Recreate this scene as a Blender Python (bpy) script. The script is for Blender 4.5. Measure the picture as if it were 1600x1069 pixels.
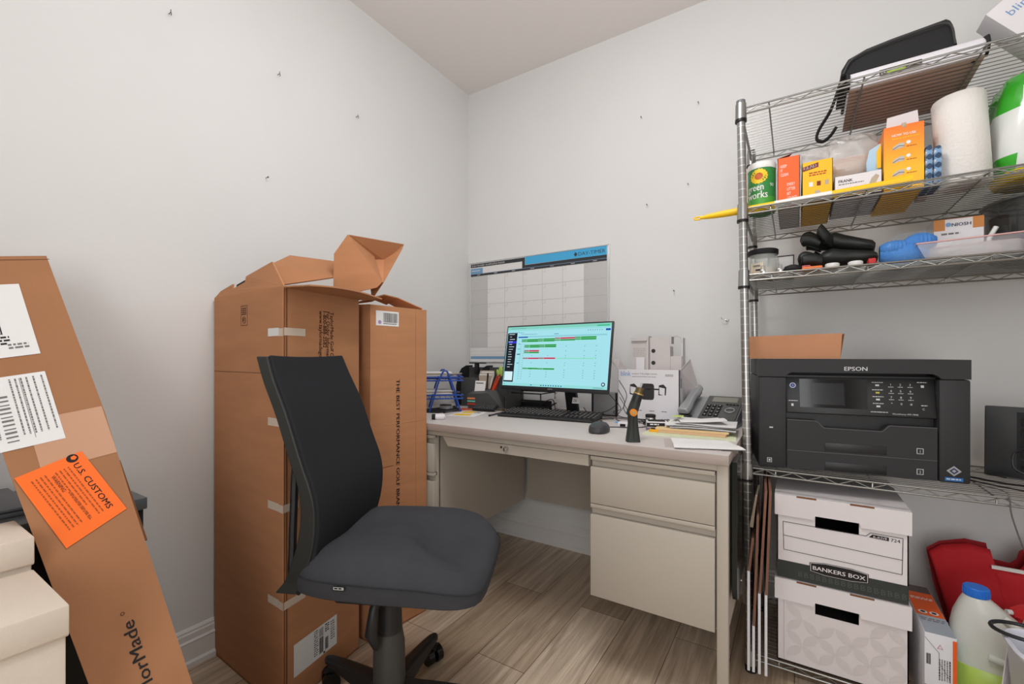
import bpy, bmesh, math, random
from mathutils import Matrix, Vector
random.seed(7)
for o in list(bpy.data.objects): bpy.data.objects.remove(o)
scene = bpy.context.scene
COL = scene.collection
R = math.radians
# ------------------------------------------------------------------ camera
cam_data = bpy.data.cameras.new('camera')
cam = bpy.data.objects.new('camera', cam_data); COL.objects.link(cam)
cam.location = (0, 0, 1.0)
cam.rotation_euler = (R(90), 0, R(32.5))
cam_data.sensor_width = 36.0
cam_data.lens = 693.0/1600*36.0
cam_data.shift_y = 22.5/1600
cam_data.clip_start = .02
scene.camera = cam
# ------------------------------------------------------------------ world / view
world = bpy.data.worlds.new('world'); scene.world = world; world.use_nodes = True
world.node_tree.nodes['Background'].inputs[0].default_value = (.9, .95, 1, 1)
world.node_tree.nodes['Background'].inputs[1].default_value = .1
vs = scene.view_settings
vs.view_transform = 'Standard'; vs.look = 'None'; vs.gamma = 1; vs.use_curve_mapping = False
vs.exposure = 0.0
# ------------------------------------------------------------------ room lights (ceiling luminaires out of frame, plus an added fill)
def area(name, loc, rot, sx, sy, power, col=(1, .97, .93)):
    l = bpy.data.lights.new(name, 'AREA'); l.shape = 'RECTANGLE'; l.size = sx; l.size_y = sy; l.energy = power; l.color = col
    o = bpy.data.objects.new(name, l); COL.objects.link(o); o.location = loc; o.rotation_euler = rot
    return o
area('ceiling_panel_light', (-.40, .55, 2.52), (0, 0, 0), .5, .5, 9, (.98, .99, 1))
gl_ = bpy.data.lights.new('ceiling_globe_light', 'POINT'); gl_.energy = 14.5; gl_.shadow_soft_size = .14; gl_.color = (.98, .99, 1)
go_ = bpy.data.objects.new('ceiling_globe_light', gl_); COL.objects.link(go_); go_.location = (-.34, .85, 2.26)
area('rear_fill_light', (.45, -1.30, 1.35), (R(90), 0, R(0)), 1.1, 1.9, 25, (.96, .98, 1))  # added soft fill from behind the camera; the wall there is closed

# ------------------------------------------------------------------ helpers
def lin(c):
    return tuple(((x/255)/12.92 if x/255 <= .04045 else ((x/255+.055)/1.055)**2.4) for x in c)
MATS = {}
def mat(name, rgb, rough=.6, metal=0, var=0.0, vscale=30, bump=0, bscale=200, trans=0, alpha=1, emit=0, ior=1.45, coat=0, stretch=None, sss=0, spec=.5):
    if name in MATS: return MATS[name]
    m = bpy.data.materials.new(name); m.use_nodes = True
    nt = m.node_tree; b = nt.nodes['Principled BSDF']
    c = lin(rgb) + (1,)
    b.inputs['Base Color'].default_value = c
    b.inputs['Roughness'].default_value = rough
    b.inputs['Metallic'].default_value = metal
    b.inputs['IOR'].default_value = ior
    b.inputs['Transmission Weight'].default_value = trans
    b.inputs['Alpha'].default_value = alpha
    b.inputs['Coat Weight'].default_value = coat
    b.inputs['Specular IOR Level'].default_value = spec
    if emit:
        b.inputs['Base Color'].default_value = (0, 0, 0, 1)
        b.inputs['Emission Color'].default_value = c; b.inputs['Emission Strength'].default_value = emit
    if var or bump:
        tc = nt.nodes.new('ShaderNodeTexCoord'); mp = nt.nodes.new('ShaderNodeMapping')
        nt.links.new(tc.outputs['Object'], mp.inputs['Vector'])
        if stretch: mp.inputs['Scale'].default_value = stretch
    if var:
        n = nt.nodes.new('ShaderNodeTexNoise'); n.inputs['Scale'].default_value = vscale; n.inputs['Detail'].default_value = 5
        nt.links.new(mp.outputs[0], n.inputs['Vector'])
        r = nt.nodes.new('ShaderNodeValToRGB')
        r.color_ramp.elements[0].position = .3; r.color_ramp.elements[1].position = .7
        r.color_ramp.elements[0].color = tuple(max(0, x*(1-var)) for x in c[:3]) + (1,)
        r.color_ramp.elements[1].color = tuple(min(1, x*(1+var)) for x in c[:3]) + (1,)
        nt.links.new(n.outputs['Fac'], r.inputs[0]); nt.links.new(r.outputs[0], b.inputs['Base Color'])
    if bump:
        n2 = nt.nodes.new('ShaderNodeTexNoise'); n2.inputs['Scale'].default_value = bscale; n2.inputs['Detail'].default_value = 3
        nt.links.new(mp.outputs[0], n2.inputs['Vector'])
        bp = nt.nodes.new('ShaderNodeBump'); bp.inputs['Strength'].default_value = bump; bp.inputs['Distance'].default_value = .002
        nt.links.new(n2.outputs['Fac'], bp.inputs['Height']); nt.links.new(bp.outputs[0], b.inputs['Normal'])
    MATS[name] = m
    return m

def T(x=0, y=0, z=0, rz=0, rx=0, ry=0, s=1):
    return Matrix.Translation((x, y, z)) @ Matrix.Rotation(rz, 4, 'Z') @ Matrix.Rotation(ry, 4, 'Y') @ Matrix.Rotation(rx, 4, 'X') @ Matrix.Scale(s, 4)
def frame(o, x, y):
    x = Vector(x).normalized(); y = Vector(y); y = (y - x*y.dot(x)).normalized(); z = x.cross(y)
    m = Matrix((x, y, z)).transposed().to_4x4(); m.translation = Vector(o)
    return m
_tc = {}
def text_geo(s):
    if s in _tc: return _tc[s]
    cu = bpy.data.curves.new('t', 'FONT'); cu.body = s; cu.size = 1; cu.resolution_u = 2
    o = bpy.data.objects.new('t', cu); COL.objects.link(o)
    dg = bpy.context.evaluated_depsgraph_get(); dg.update()
    me = bpy.data.meshes.new_from_object(o.evaluated_get(dg))
    vs_ = [tuple(v.co) for v in me.vertices]; fs = [tuple(p.vertices) for p in me.polygons]
    bpy.data.objects.remove(o); bpy.data.meshes.remove(me); bpy.data.curves.remove(cu)
    _tc[s] = (vs_, fs); return _tc[s]

class MB:
    def __init__(s, M=None): s.v = []; s.f = []; s.mi = []; s.mats = []; s.M = M or Matrix(); s.sm = []
    def add(s, vs_, fs, m, M=None, smooth=False):
        if m not in s.mats: s.mats.append(m)
        k = s.mats.index(m); b = len(s.v); MM = s.M @ M if M is not None else s.M
        for v in vs_: s.v.append(MM @ Vector(v))
        for f in fs: s.f.append(tuple(b+i for i in f)); s.mi.append(k); s.sm.append(smooth)
        return s
    def bm(s, bm_, m, M=None, smooth=False):
        bm_.verts.index_update()
        s.add([tuple(v.co) for v in bm_.verts], [tuple(v.index for v in f.verts) for f in bm_.faces], m, M, smooth); bm_.free(); return s
    def box(s, c, d, m, M=None, bev=0, seg=2):
        b = bmesh.new(); bmesh.ops.create_cube(b, size=1)
        for v in b.verts: v.co = Vector((v.co.x*d[0]+c[0], v.co.y*d[1]+c[1], v.co.z*d[2]+c[2]))
        if bev: bmesh.ops.bevel(b, geom=list(b.edges), offset=bev, segments=seg, affect='EDGES', profile=.5)
        return s.bm(b, m, M, bool(bev))
    def b2(s, lo, hi, m, M=None, bev=0, seg=2):
        return s.box([(a+b)/2 for a, b in zip(lo, hi)], [b-a for a, b in zip(lo, hi)], m, M, bev, seg)
    def poly(s, pts, m, M=None): return s.add(pts, [tuple(range(len(pts)))], m, M)
    def rect(s, x0, y0, x1, y1, m, M=None, z=0): return s.poly([(x0, y0, z), (x1, y0, z), (x1, y1, z), (x0, y1, z)], m, M)
    def slab(s, pts, t, m, M=None):     # polygon (3D, planar-ish) given thickness t along its normal
        P = [Vector(p) for p in pts]; n = Vector((0, 0, 0))
        for i in range(len(P)): n += (P[i]-P[0]).cross(P[(i+1) % len(P)]-P[0])
        n.normalize(); N = len(P)
        Q = [p - n*t for p in P]
        fs = [tuple(range(N)), tuple(range(2*N-1, N-1, -1))] + [(i, N+i, N+(i+1) % N, (i+1) % N) for i in range(N)]
        return s.add([tuple(p) for p in P+Q], fs, m, M)
    def prism(s, pts2, z0, z1, m, M=None, smooth=False):
        N = len(pts2); vs_ = [(x, y, z0) for x, y in pts2] + [(x, y, z1) for x, y in pts2]
        return s.add(vs_, [tuple(range(N-1, -1, -1)), tuple(range(N, 2*N))] + [(i, (i+1) % N, N+(i+1) % N, N+i) for i in range(N)], m, M, smooth)
    def tube(s, path, r, m, seg=8, M=None, cap=True, closed=False):
        P = [Vector(p) for p in path]; n = len(P); vs_ = []; fs = []
        rr = r if isinstance(r, (list, tuple)) else [r]*n
        up = None
        for i in range(n):
            if closed: t = (P[(i+1) % n]-P[i-1])
            else: t = (P[min(i+1, n-1)]-P[max(i-1, 0)])
            t.normalize()
            if up is None:
                up = Vector((0, 0, 1)) if abs(t.z) < .9 else Vector((1, 0, 0))
            u = (up - t*up.dot(t))
            if u.length < 1e-4: u = t.orthogonal()
            u.normalize(); w = t.cross(u); up = u
            for k in range(seg):
                a = 2*math.pi*k/seg; vs_.append(tuple(P[i] + (u*math.cos(a)+w*math.sin(a))*rr[i]))
        for i in range(n if closed else n-1):
            j = (i+1) % n
            for k in range(seg): fs.append((i*seg+k, j*seg+k, j*seg+(k+1) % seg, i*seg+(k+1) % seg))
        if cap and not closed: fs += [tuple(range(seg-1, -1, -1)), tuple((n-1)*seg+k for k in range(seg))]
        return s.add(vs_, fs, m, M, seg > 4)
    def cyl(s, p0, p1, r, m, seg=24, M=None, r2=None): return s.tube([p0, p1], [r, r if r2 is None else r2], m, seg, M)
    def lathe(s, prof, m, seg=32, M=None, sx=1, sy=1):
        vs_ = []; fs = []; n = len(prof)
        for (r, z) in prof:
            for k in range(seg):
                a = 2*math.pi*k/seg; vs_.append((r*math.cos(a)*sx, r*math.sin(a)*sy, z))
        for i in range(n-1):
            for k in range(seg): fs.append((i*seg+k, i*seg+(k+1) % seg, (i+1)*seg+(k+1) % seg, (i+1)*seg+k))
        fs += [tuple(range(seg-1, -1, -1)), tuple((n-1)*seg+k for k in range(seg))]
        return s.add(vs_, fs, m, M, True)
    def loft(s, loops, m, M=None, cap=True, smooth=True):
        n = len(loops[0]); vs_ = [p for l in loops for p in l]; fs = []
        for i in range(len(loops)-1):
            for k in range(n): fs.append((i*n+k, i*n+(k+1) % n, (i+1)*n+(k+1) % n, (i+1)*n+k))
        if cap: fs += [tuple(range(n-1, -1, -1)), tuple((len(loops)-1)*n+k for k in range(n))]
        return s.add(vs_, fs, m, M, smooth)
    def text(s, t, size, m, M, w=None, align='L', sx=1):
        vs_, fs = text_geo(t)
        x0 = min(v[0] for v in vs_); x1 = max(v[0] for v in vs_)
        kx = size*sx if w is None else w/(x1-x0)
        off = {'L': -x0, 'C': -(x0+x1)/2, 'R': -x1}[align]
        return s.add([((v[0]+off)*kx, v[1]*size, v[2]) for v in vs_], fs, m, M)
    def lines(s, x0, y1, w, n, lh, m, M, fill=.55, seed=0, z=0):   # rows of tiny print, too small to read
        rr = random.Random(seed)
        for i in range(n):
            x = x0; y = y1-i*lh; end = x0+w*(rr.uniform(.7, 1) if i % 3 == 2 else 1)
            while x < end:
                l = rr.uniform(.6, 2.6)*lh*.6
                s.rect(x, y-lh*fill, min(x+l, end), y, m, M, z); x += l+lh*.3
        return s
    def barcode(s, x0, y0, x1, y1, m, M, seed=0, n=22):
        rr = random.Random(seed); x = x0; u = (x1-x0)/n/2
        while x < x1:
            l = u*rr.choice((.6, 1, 1.6)); s.rect(x, y0, min(x+l, x1), y1, m, M); x += l+u*rr.choice((.6, 1, 1.2))
        return s
    def build(s, name, parent=None, sub=0, bevel=0, autosmooth=True, solid=0):
        me = bpy.data.meshes.new(name); me.from_pydata([tuple(v) for v in s.v], [], s.f)
        for m in s.mats: me.materials.append(m)
        for i, p in enumerate(me.polygons): p.material_index = s.mi[i]; p.use_smooth = s.sm[i]
        me.update()
        if any(s.sm):
            try: me.set_sharp_from_angle(angle=R(40))
            except Exception: pass
        o = bpy.data.objects.new(name, me); COL.objects.link(o)
        if parent: o.parent = parent
        if solid:
            q = o.modifiers.new('s', 'SOLIDIFY'); q.thickness = solid; q.offset = -1
        if bevel:
            q = o.modifiers.new('b', 'BEVEL'); q.width = bevel; q.segments = 2; q.limit_method = 'ANGLE'
        if sub:
            q = o.modifiers.new('s', 'SUBSURF'); q.levels = sub; q.render_levels = sub
        return o

def thing(name, label, cat, loc=(0, 0, 0), rz=0, group=None, rx=0, ry=0):
    o = bpy.data.objects.new(name, None); COL.objects.link(o); o.empty_display_size = .05
    o.location = loc; o.rotation_euler = (rx, ry, rz); o['label'] = label; o['category'] = cat
    if group: o['group'] = group
    return o
def tag(o, label, cat, group=None, loc=None, rz=None):
    o['label'] = label; o['category'] = cat
    if group: o['group'] = group
    if loc is not None: o.location = loc
    if rz is not None: o.rotation_euler = (0, 0, rz)
    return o
def struct(o): o['kind'] = 'structure'; return o
def dup(root, loc, label=None, rz=None):
    r = root.copy(); COL.objects.link(r); r.location = loc
    if rz is not None: r.rotation_euler = (root.rotation_euler.x, root.rotation_euler.y, rz)
    if label: r['label'] = label
    for ch in list(root.children):
        c = ch.copy(); COL.objects.link(c); c.parent = r
        for g in ch.children:
            d = g.copy(); COL.objects.link(d); d.parent = c
    return r
def sup(a, b, n=4, N=40, cx=0, cy=0, z=0):      # superellipse loop
    out = []
    for k in range(N):
        t = 2*math.pi*k/N; c, s_ = math.cos(t), math.sin(t)
        out.append((cx+a*abs(c)**(2/n)*(1 if c >= 0 else -1), cy+b*abs(s_)**(2/n)*(1 if s_ >= 0 else -1), z))
    return out
def spline(pts, n=8):                            # Catmull-Rom through points
    P = [Vector(p) for p in pts]; P = [P[0]*2-P[1]] + P + [P[-1]*2-P[-2]]; out = []
    for i in range(1, len(P)-2):
        for k in range(n):
            t = k/n; a, b, c, d = P[i-1:i+3]
            out.append(.5*((2*b)+(c-a)*t+(2*a-5*b+4*c-d)*t*t+(3*b-a-3*c+d)*t**3))
    out.append(P[-2]); return out

# ------------------------------------------------------------------ shared materials
wall_m = mat('wall_paint', (224, 223, 221), .75, bump=.12, bscale=60, var=.012, vscale=3)
ceil_m = mat('ceiling_paint', (240, 233, 230), .85, bump=.1, bscale=80)
trim_m = mat('trim_white', (228, 225, 222), .45)
black = mat('black_plastic', (34, 34, 35), .45, bump=.05, bscale=900)
blackm = mat('black_matte', (28, 28, 29), .75)
blackg = mat('black_gloss', (14, 14, 15), .12)
dark = mat('dark_grey_plastic', (62, 62, 63), .5)
white = mat('white_paper', (232, 230, 228), .7)
ink = mat('ink_black', (30, 28, 28), .8)
inkg = mat('ink_grey', (120, 116, 114), .8)
inkb = mat('ink_brown', (66, 40, 26), .8)
chrome = mat('chrome', (196, 196, 194), .22, 1)
steel = mat('steel_wire', (142, 141, 136), .34, .9)
card_m = mat('cardboard', (186, 130, 90), .82, var=.07, vscale=5, bump=.25, bscale=120, stretch=(1, 1, 6))
card_in = mat('cardboard_inside', (176, 122, 84), .85, var=.06, vscale=8)
card_edge = mat('cardboard_cut_edge', (126, 84, 54), .9)
clear = mat('clear_plastic', (235, 238, 240), .12, trans=.9, ior=1.3, alpha=.45)
tape_m = mat('clear_tape', (214, 196, 178), .3)

# ------------------------------------------------------------------ room
WX, WY, H, XR, YF = -1.655, 2.11, 2.571, 1.3, -1.4
def floor_mat():
    m = bpy.data.materials.new('wood_plank_floor'); m.use_nodes = True; nt = m.node_tree; b = nt.nodes['Principled BSDF']
    N = nt.nodes.new; L = nt.links.new
    tc = N('ShaderNodeTexCoord'); mp = N('ShaderNodeMapping'); mp.inputs['Rotation'].default_value = (0, 0, R(90)); L(tc.outputs['Object'], mp.inputs[0])
    br = N('ShaderNodeTexBrick'); br.offset = .37; br.inputs['Scale'].default_value = 1
    br.inputs['Brick Width'].default_value = 1.2; br.inputs['Row Height'].default_value = .18
    br.inputs['Mortar Size'].default_value = .0012; br.inputs['Mortar Smooth'].default_value = .3; br.inputs['Bias'].default_value = 0
    br.inputs['Color1'].default_value = lin((182, 161, 137)) + (1,); br.inputs['Color2'].default_value = lin((228, 211, 190)) + (1,)
    br.inputs['Mortar'].default_value = lin((92, 76, 62)) + (1,)
    L(mp.outputs[0], br.inputs['Vector'])
    mp2 = N('ShaderNodeMapping'); mp2.inputs['Scale'].default_value = (34, 1.6, 1); L(tc.outputs['Object'], mp2.inputs[0])
    ns = N('ShaderNodeTexNoise'); ns.inputs['Scale'].default_value = 1.6; ns.inputs['Detail'].default_value = 8; ns.inputs['Roughness'].default_value = .65; ns.inputs['Distortion'].default_value = .6
    L(mp2.outputs[0], ns.inputs['Vector'])
    rp = N('ShaderNodeValToRGB'); rp.color_ramp.elements[0].position = .33; rp.color_ramp.elements[0].color = (.48, .42, .36, 1)
    rp.color_ramp.elements[1].position = .66; rp.color_ramp.elements[1].color = (1.12, 1.1, 1.08, 1); L(ns.outputs['Fac'], rp.inputs[0])
    mx = N('ShaderNodeMix'); mx.data_type = 'RGBA'; mx.blend_type = 'MULTIPLY'; mx.inputs[0].default_value = .8
    L(br.outputs['Color'], mx.inputs[6]); L(rp.outputs[0], mx.inputs[7]); L(mx.outputs[2], b.inputs['Base Color'])
    b.inputs['Roughness'].default_value = .42
    bp = N('ShaderNodeBump'); bp.inputs['Strength'].default_value = .15; bp.inputs['Distance'].default_value = .002; L(ns.outputs['Fac'], bp.inputs['Height']); L(bp.outputs[0], b.inputs['Normal'])
    return m
struct(MB().b2((WX-.1, YF-.1, -.1), (XR+.1, WY+.1, 0), floor_mat()).build('floor'))
struct(MB().b2((WX-.1, YF-.1, H), (XR+.1, WY+.1, H+.1), ceil_m).build('ceiling'))
struct(MB().b2((WX-.1, YF, 0), (WX, WY, H), wall_m).build('wall_left'))
struct(MB().b2((WX-.1, WY, 0), (XR+.1, WY+.1, H), wall_m).build('wall_back'))
struct(MB().b2((XR, YF, 0), (XR+.1, WY, H), wall_m).build('wall_right'))
struct(MB().b2((WX-.1, YF-.1, 0), (XR+.1, YF, H), wall_m).build('wall_front'))
def baseboard(name, p0, p1, n):      # profile swept from p0 to p1, n = direction into the room
    prof = [(0, 0), (.022, 0), (.022, .016), (.015, .022), (.015, .075), (.017, .08), (.012, .086), (.012, .104), (.009, .108), (.009, .114), (.004, .121), (0, .121)]
    a = [(p0[0]+n[0]*d, p0[1]+n[1]*d, z) for d, z in prof]; b = [(p1[0]+n[0]*d, p1[1]+n[1]*d, z) for d, z in prof]
    k = len(prof); mb = MB(); mb.add(a+b, [tuple(range(k)), tuple(range(2*k-1, k-1, -1))]+[(i, k+i, k+(i+1) % k, (i+1) % k) for i in range(k)], trim_m)
    o = mb.build(name); bm_ = bmesh.new(); bm_.from_mesh(o.data); bmesh.ops.recalc_face_normals(bm_, faces=bm_.faces); bm_.to_mesh(o.data); bm_.free()
    struct(o)
baseboard('baseboard_left', (WX, YF, 0), (WX, WY, 0), (1, 0))
baseboard('baseboard_back', (WX, WY, 0), (XR, WY, 0), (0, -1))

# nails and hooks left in the plaster
nail_m = mat('nail_metal', (110, 106, 100), .35, .8)
def nail(loc, n, lab, hook=False):
    mb = MB(); nv = Vector(n)
    mb.cyl((0, 0, 0), tuple(nv*.016), .0012, nail_m, 8)
    if hook:
        mb.tube([tuple(nv*.014+Vector((0, 0, z))) for z in (.008, .004, 0)] + [tuple(nv*(.014+.004*math.sin(a))+Vector((0, 0, -.004+.004*math.cos(a)-.002))) for a in (1, 2, 3)], .0012, nail_m, 6)
    else: mb.cyl(tuple(nv*.015), tuple(nv*.017), .003, nail_m, 10)
    tag(mb.build('wall_nail'), lab, 'nail', 'nails left in the walls', loc)
for y, z, h, l in ((.595, 2.074, True, 'small metal hook highest and leftmost on the left wall'), (.942, 2.069, True, 'small metal hook in the middle of the upper left wall'),
                   (1.298, 2.071, True, 'small metal hook on the left wall nearest the room corner'), (.897, 1.662, False, 'faint nail in the left wall above the tall open carton')):
    nail((WX, y, z), (1, 0, 0), l, h)
for x, z, l in ((-.359, 2.124, 'small nail high on the back wall left of the shelving post'), (-.612, 2.132, 'small nail high on the back wall, the one left of the highest pair'),
                (-.402, 1.772, 'small nail on the back wall just above the yellow mop handle tip'), (-.585, 1.713, 'lone small nail on the back wall above the right edge of the planner'),
                (-.463, 1.299, 'small nail in the back wall right of the wall planner')):
    nail((x, WY, z), (0, -1, 0), l)
mb = MB(); mb.cyl((0, 0, 0), (0, -.02, 0), .0015, chrome, 8); mb.tube([(0, -.02, 0), (-.012, -.022, .002), (-.022, -.02, .006), (-.018, -.022, .012)], .0014, chrome, 6); mb.box((0, -.003, 0), (.012, .006, .006), chrome)
tag(mb.build('wall_hook'), 'small bent silver hook in the back wall beside the shelving post', 'hook', None, (-.245, WY, 1.156))

# ================================================================== DESK
desk_m = mat('desk_steel', (184, 175, 162), .5, bump=.06, bscale=700)
lam_m = mat('desk_laminate', (208, 200, 196), .5, var=.02, vscale=40)
lamt_m = mat('desk_edge_laminate', (172, 158, 150), .55, var=.04, vscale=60, stretch=(.15, 1, 1))
gap_m = mat('dark_gap', (40, 36, 32), .8)
DX0, DX1, DY0, DY1, DZ = -1.65, -.147, 1.302, 2.064, .735
dl = (DX0, DY0, 0)
desk = thing('office_desk', 'grey steel double pedestal desk with greige laminate top along the back wall', 'desk', dl)
W = Matrix.Translation((-dl[0], -dl[1], 0))
MB(W).b2((DX0, DY0, DZ-.027), (DX1, DY1, DZ), lamt_m, bev=.0015).b2((DX0+.001, DY0+.001, DZ-.001), (DX1-.001, DY1-.001, DZ+.0004), lam_m).build('desktop', desk)
# frame: legs/end panels, top rail, modesty panel
for x in (DX0+.004, DX1-.031):
    MB(W).b2((x, DY0+.012, 0), (x+.028, DY0+.04, DZ-.028), desk_m, bev=.0015).b2((x, DY1-.05, 0), (x+.028, DY1-.022, DZ-.028), desk_m, bev=.0015)\
        .b2((x+.003, DY0+.03, .245), (x+.025, DY1-.03, DZ-.028), desk_m).build('end_panel', desk)
MB(W).b2((DX0+.03, DY0+.014, DZ-.046), (DX1-.03, DY0+.04, DZ-.0272), desk_m).build('top_rail', desk)
MB(W).b2((DX0+.46, DY1-.045, .25), (DX1-.43, DY1-.03, DZ-.028), desk_m).build('modesty_panel', desk)
def pedestal(x0, x1, drawers, nm):
    p = MB(W).b2((x0, DY0+.045, .245), (x1, DY1-.045, DZ-.0272), desk_m)
    p.b2((x0, DY0+.035, .245), (x0+.004, DY0+.05, DZ-.046), desk_m).b2((x1-.004, DY0+.035, .245), (x1, DY0+.05, DZ-.046), desk_m)
    o = p.build('pedestal', desk)
    for z0, z1, lb in drawers:
        d = MB(W).b2((x0+.003, DY0+.012, z0), (x1-.003, DY0+.046, z1), desk_m, bev=.0018)
        dr = d.build('drawer', desk)
        # full width recessed pull: a folded lip above the front
        MB(W).b2((x0+.003, DY0+.030, z1+.0005), (x1-.003, DY0+.046, z1+.034), desk_m).b2((x0+.003, DY0+.013, z1+.022), (x1-.003, DY0+.046, z1+.034), desk_m, bev=.001).build('finger_pull', dr)
pedestal(-.547, -.180, [(.538, .652, ''), (.247, .502, '')], 'r')
pedestal(-1.615, -1.205, [(.538, .652, ''), (.247, .502, '')], 'l')
cd = MB(W)
prof = [(DX0+.49, DZ-.048), (DX0+.515, DZ-.083), (-.552, DZ-.083), (-.552, DZ-.048)]
cd.add([(x, DY0+.016, z) for x, z in prof] + [(x, DY0+.45, z) for x, z in prof], [(3, 2, 1, 0), (4, 5, 6, 7)] + [(i, (i+1) % 4, 4+(i+1) % 4, 4+i) for i in range(4)], desk_m)
cdo = cd.build('centre_drawer', desk)
mb = MB(W).cyl((-.86, DY0+.017, DZ-.062), (-.86, DY0+.004, DZ-.062), .007, chrome, 16)
mb.b2((-.862, DY0-.006, DZ-.068), (-.858, DY0+.006, DZ-.056), chrome).cyl((-.885, DY0+.017, DZ-.06), (-.885, DY0+.014, DZ-.06), .004, gap_m, 10)
mb.build('lock', cdo)

# ================================================================== WIRE SHELVING
SX0, SX1, SY0, SY1 = -.117, .795, 1.600, 2.005
def lean(z): return -.016*z
sl = (SX0, SY0, 0)
shelf = thing('wire_shelving_unit', 'tall chrome wire shelving unit at the right with five shelves of supplies', 'shelf', sl)
W = Matrix.Translation((-sl[0], -sl[1], 0))
clip_m = mat('black_clip', (18, 18, 18), .4)
post_m = mat('post_chrome', (176, 176, 174), .28, 1)
groove = mat('post_groove', (222, 222, 220), .35, .7)
for (x, y) in ((SX0, SY0), (SX1, SY0), (SX0, SY1), (SX1, SY1)):
    mb = MB(W)
    mb.cyl((x, y, .03), (x+lean(1.815), y, 1.815), .0125, post_m, 20)
    z = .06
    while z < 1.8:
        mb.cyl((x+lean(z), y, z), (x+lean(z), y, z+.0018), .0128, groove, 20); z += .0254
    mb.cyl((x+lean(1.815), y, 1.812), (x+lean(1.815), y, 1.822), .0133, mat('grey_cap', (110, 112, 114), .4), 20)
    p = mb.build('post', shelf)
    MB(W).cyl((x, y, .0), (x, y, .012), .017, blackm, 16).cyl((x, y, .012), (x, y, .032), .006, steel, 10).build('levelling_foot', p)
SHZ = [1.799, 1.476, 1.263, .648, .060]
def wire_shelf(z):
    L = lean(z); x0, x1, y0, y1 = SX0+L+.012, SX1+L-.012, SY0, SY1; dz = .021; r = .0028
    mb = MB(W)
    for (a, b) in (((x0, y0), (x1, y0)), ((x0, y1), (x1, y1)), ((SX0+L, y0+.012), (SX0+L, y1-.012)), ((SX1+L, y0+.012), (SX1+L, y1-.012))):
        for zz in (z-r, z-dz): mb.cyl((*a, zz), (*b, zz), r, steel, 8)
        ln = math.dist(a, b); n = max(2, round(ln/.036/2)*2); pts = []
        for i in range(n+1):
            t = i/n; pts.append((a[0]+(b[0]-a[0])*t, a[1]+(b[1]-a[1])*t, z-r-.001 if i % 2 else z-dz+.001))
        mb.tube(pts, .0019, steel, 6)
    n = 18
    for i in range(1, n):
        y = y0+(y1-y0)*i/n; mb.cyl((SX0+L, y, z-.0012), (SX1+L, y, z-.0012), .0013, steel, 6)
    for x in (x0+.065, x0+.30, x0+.545, x0+.79):
        mb.tube([(x, y0, z-dz), (x+.001, y0+.003, z-.006), (x+.001, y1-.003, z-.006), (x, y1, z-dz)], .0023, steel, 6)
    o = mb.build('wire_shelf', shelf)
    for (x, y) in ((SX0, SY0), (SX1, SY0), (SX0, SY1), (SX1, SY1)):
        c = MB(W).cyl((x+L, y, z-.038), (x+L, y, z+.012), .0168, post_m, 20, r2=.0160)
        c.cyl((x+L, y, z-.046), (x+L, y, z-.038), .0172, clip_m, 20).build('corner_collar', o)
for z in SHZ: wire_shelf(z)

# ================================================================== CARTONS
TH = .005
def carton_wall(mb, a, b, z0, z1, m=card_m): mb.slab([(a[0], a[1], z0), (b[0], b[1], z0), (b[0], b[1], z1), (a[0], a[1], z1)], TH, m)
lab_ink = (ink, inkg)
def ship_label(mb, F, x0, y0, x1, y1, seed=1, style=0):
    mb.rect(x0, y0, x1, y1, white, F, .0006); w, h = x1-x0, y1-y0; G = F @ Matrix.Translation((0, 0, .001))
    if style == 0:      # landscape, print in the right half
        mb.lines(x0+w*.44, y1-h*.05, w*.10, 12, h*.07, inkg, G, seed=seed)
        mb.barcode(x0+w*.56, y0+h*.1, x0+w*.66, y0+h*.62, ink, G, seed)
        for k in range(9): mb.rect(x0+w*.56, y0+h*(.66+.03*k), x0+w*.66, y0+h*(.672+.03*k), ink, G)
        mb.lines(x0+w*.70, y1-h*.06, w*.1, 4, h*.07, ink, G, seed=seed+1); mb.barcode(x0+w*.70, y0+h*.1, x0+w*.78, y0+h*.5, ink, G, seed+3)
        mb.lines(x0+w*.84, y1-h*.1, w*.1, 8, h*.08, inkg, G, seed=seed+2); mb.rect(x0+w*.66, y0+h*.02, x0+w*.70, y0+h*.08, ink, G)
# ---- tall open carton
c0, c1, c2, c3 = (-1.645, .72), (-1.203, .702), (-1.262, 1.002), (-1.645, 1.02); HA = 1.197
la = (-1.43, .86, 0); A = thing('tall_carton', 'tall open brown shipping carton with torn raised flaps in the left corner', 'box', la)
W = Matrix.Translation((-la[0], -la[1], 0))
mb = MB(W)
for a, b in ((c0, c1), (c1, c2), (c2, c3), (c3, c0)): carton_wall(mb, a, b, 0, HA)
mb.slab([(*c0, .006), (*c1, .006), (*c2, .006), (*c3, .006)], .006, card_m)
F1 = frame((*c1, 0), (c2[0]-c1[0], c2[1]-c1[1], 0), (0, 0, 1)); wA = math.dist(c1, c2)
F0 = frame((*c0, 0), (c1[0]-c0[0], c1[1]-c0[1], 0), (0, 0, 1)); wB = math.dist(c0, c1)
G1 = F1 @ Matrix.Translation((0, 0, .0007)); G0 = F0 @ Matrix.Translation((0, 0, .0007))
def down(F, x, y): return F @ Matrix.Translation((x, y, 0)) @ Matrix.Rotation(R(-90), 4, 'Z')
for t, s_, y in (('TaylorMade Golf Company', .57, 1.14), ('For Order Information:', .515, 1.14), ('1-800-888-2582', .47, 1.14), ('www.taylormadegolf.com', .42, 1.14)):
    mb.text(t, .020, inkb, down(G1, wA*s_, y), sx=.90); mb.text(t, .020, inkb, down(G1, wA*s_, y-.0005), sx=.90)
mb.rect(.0, 0, .004, HA-.005, inkb, G1).rect(.004, 0, .012, HA-.005, card_edge, G1)      # glued side seam
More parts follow.
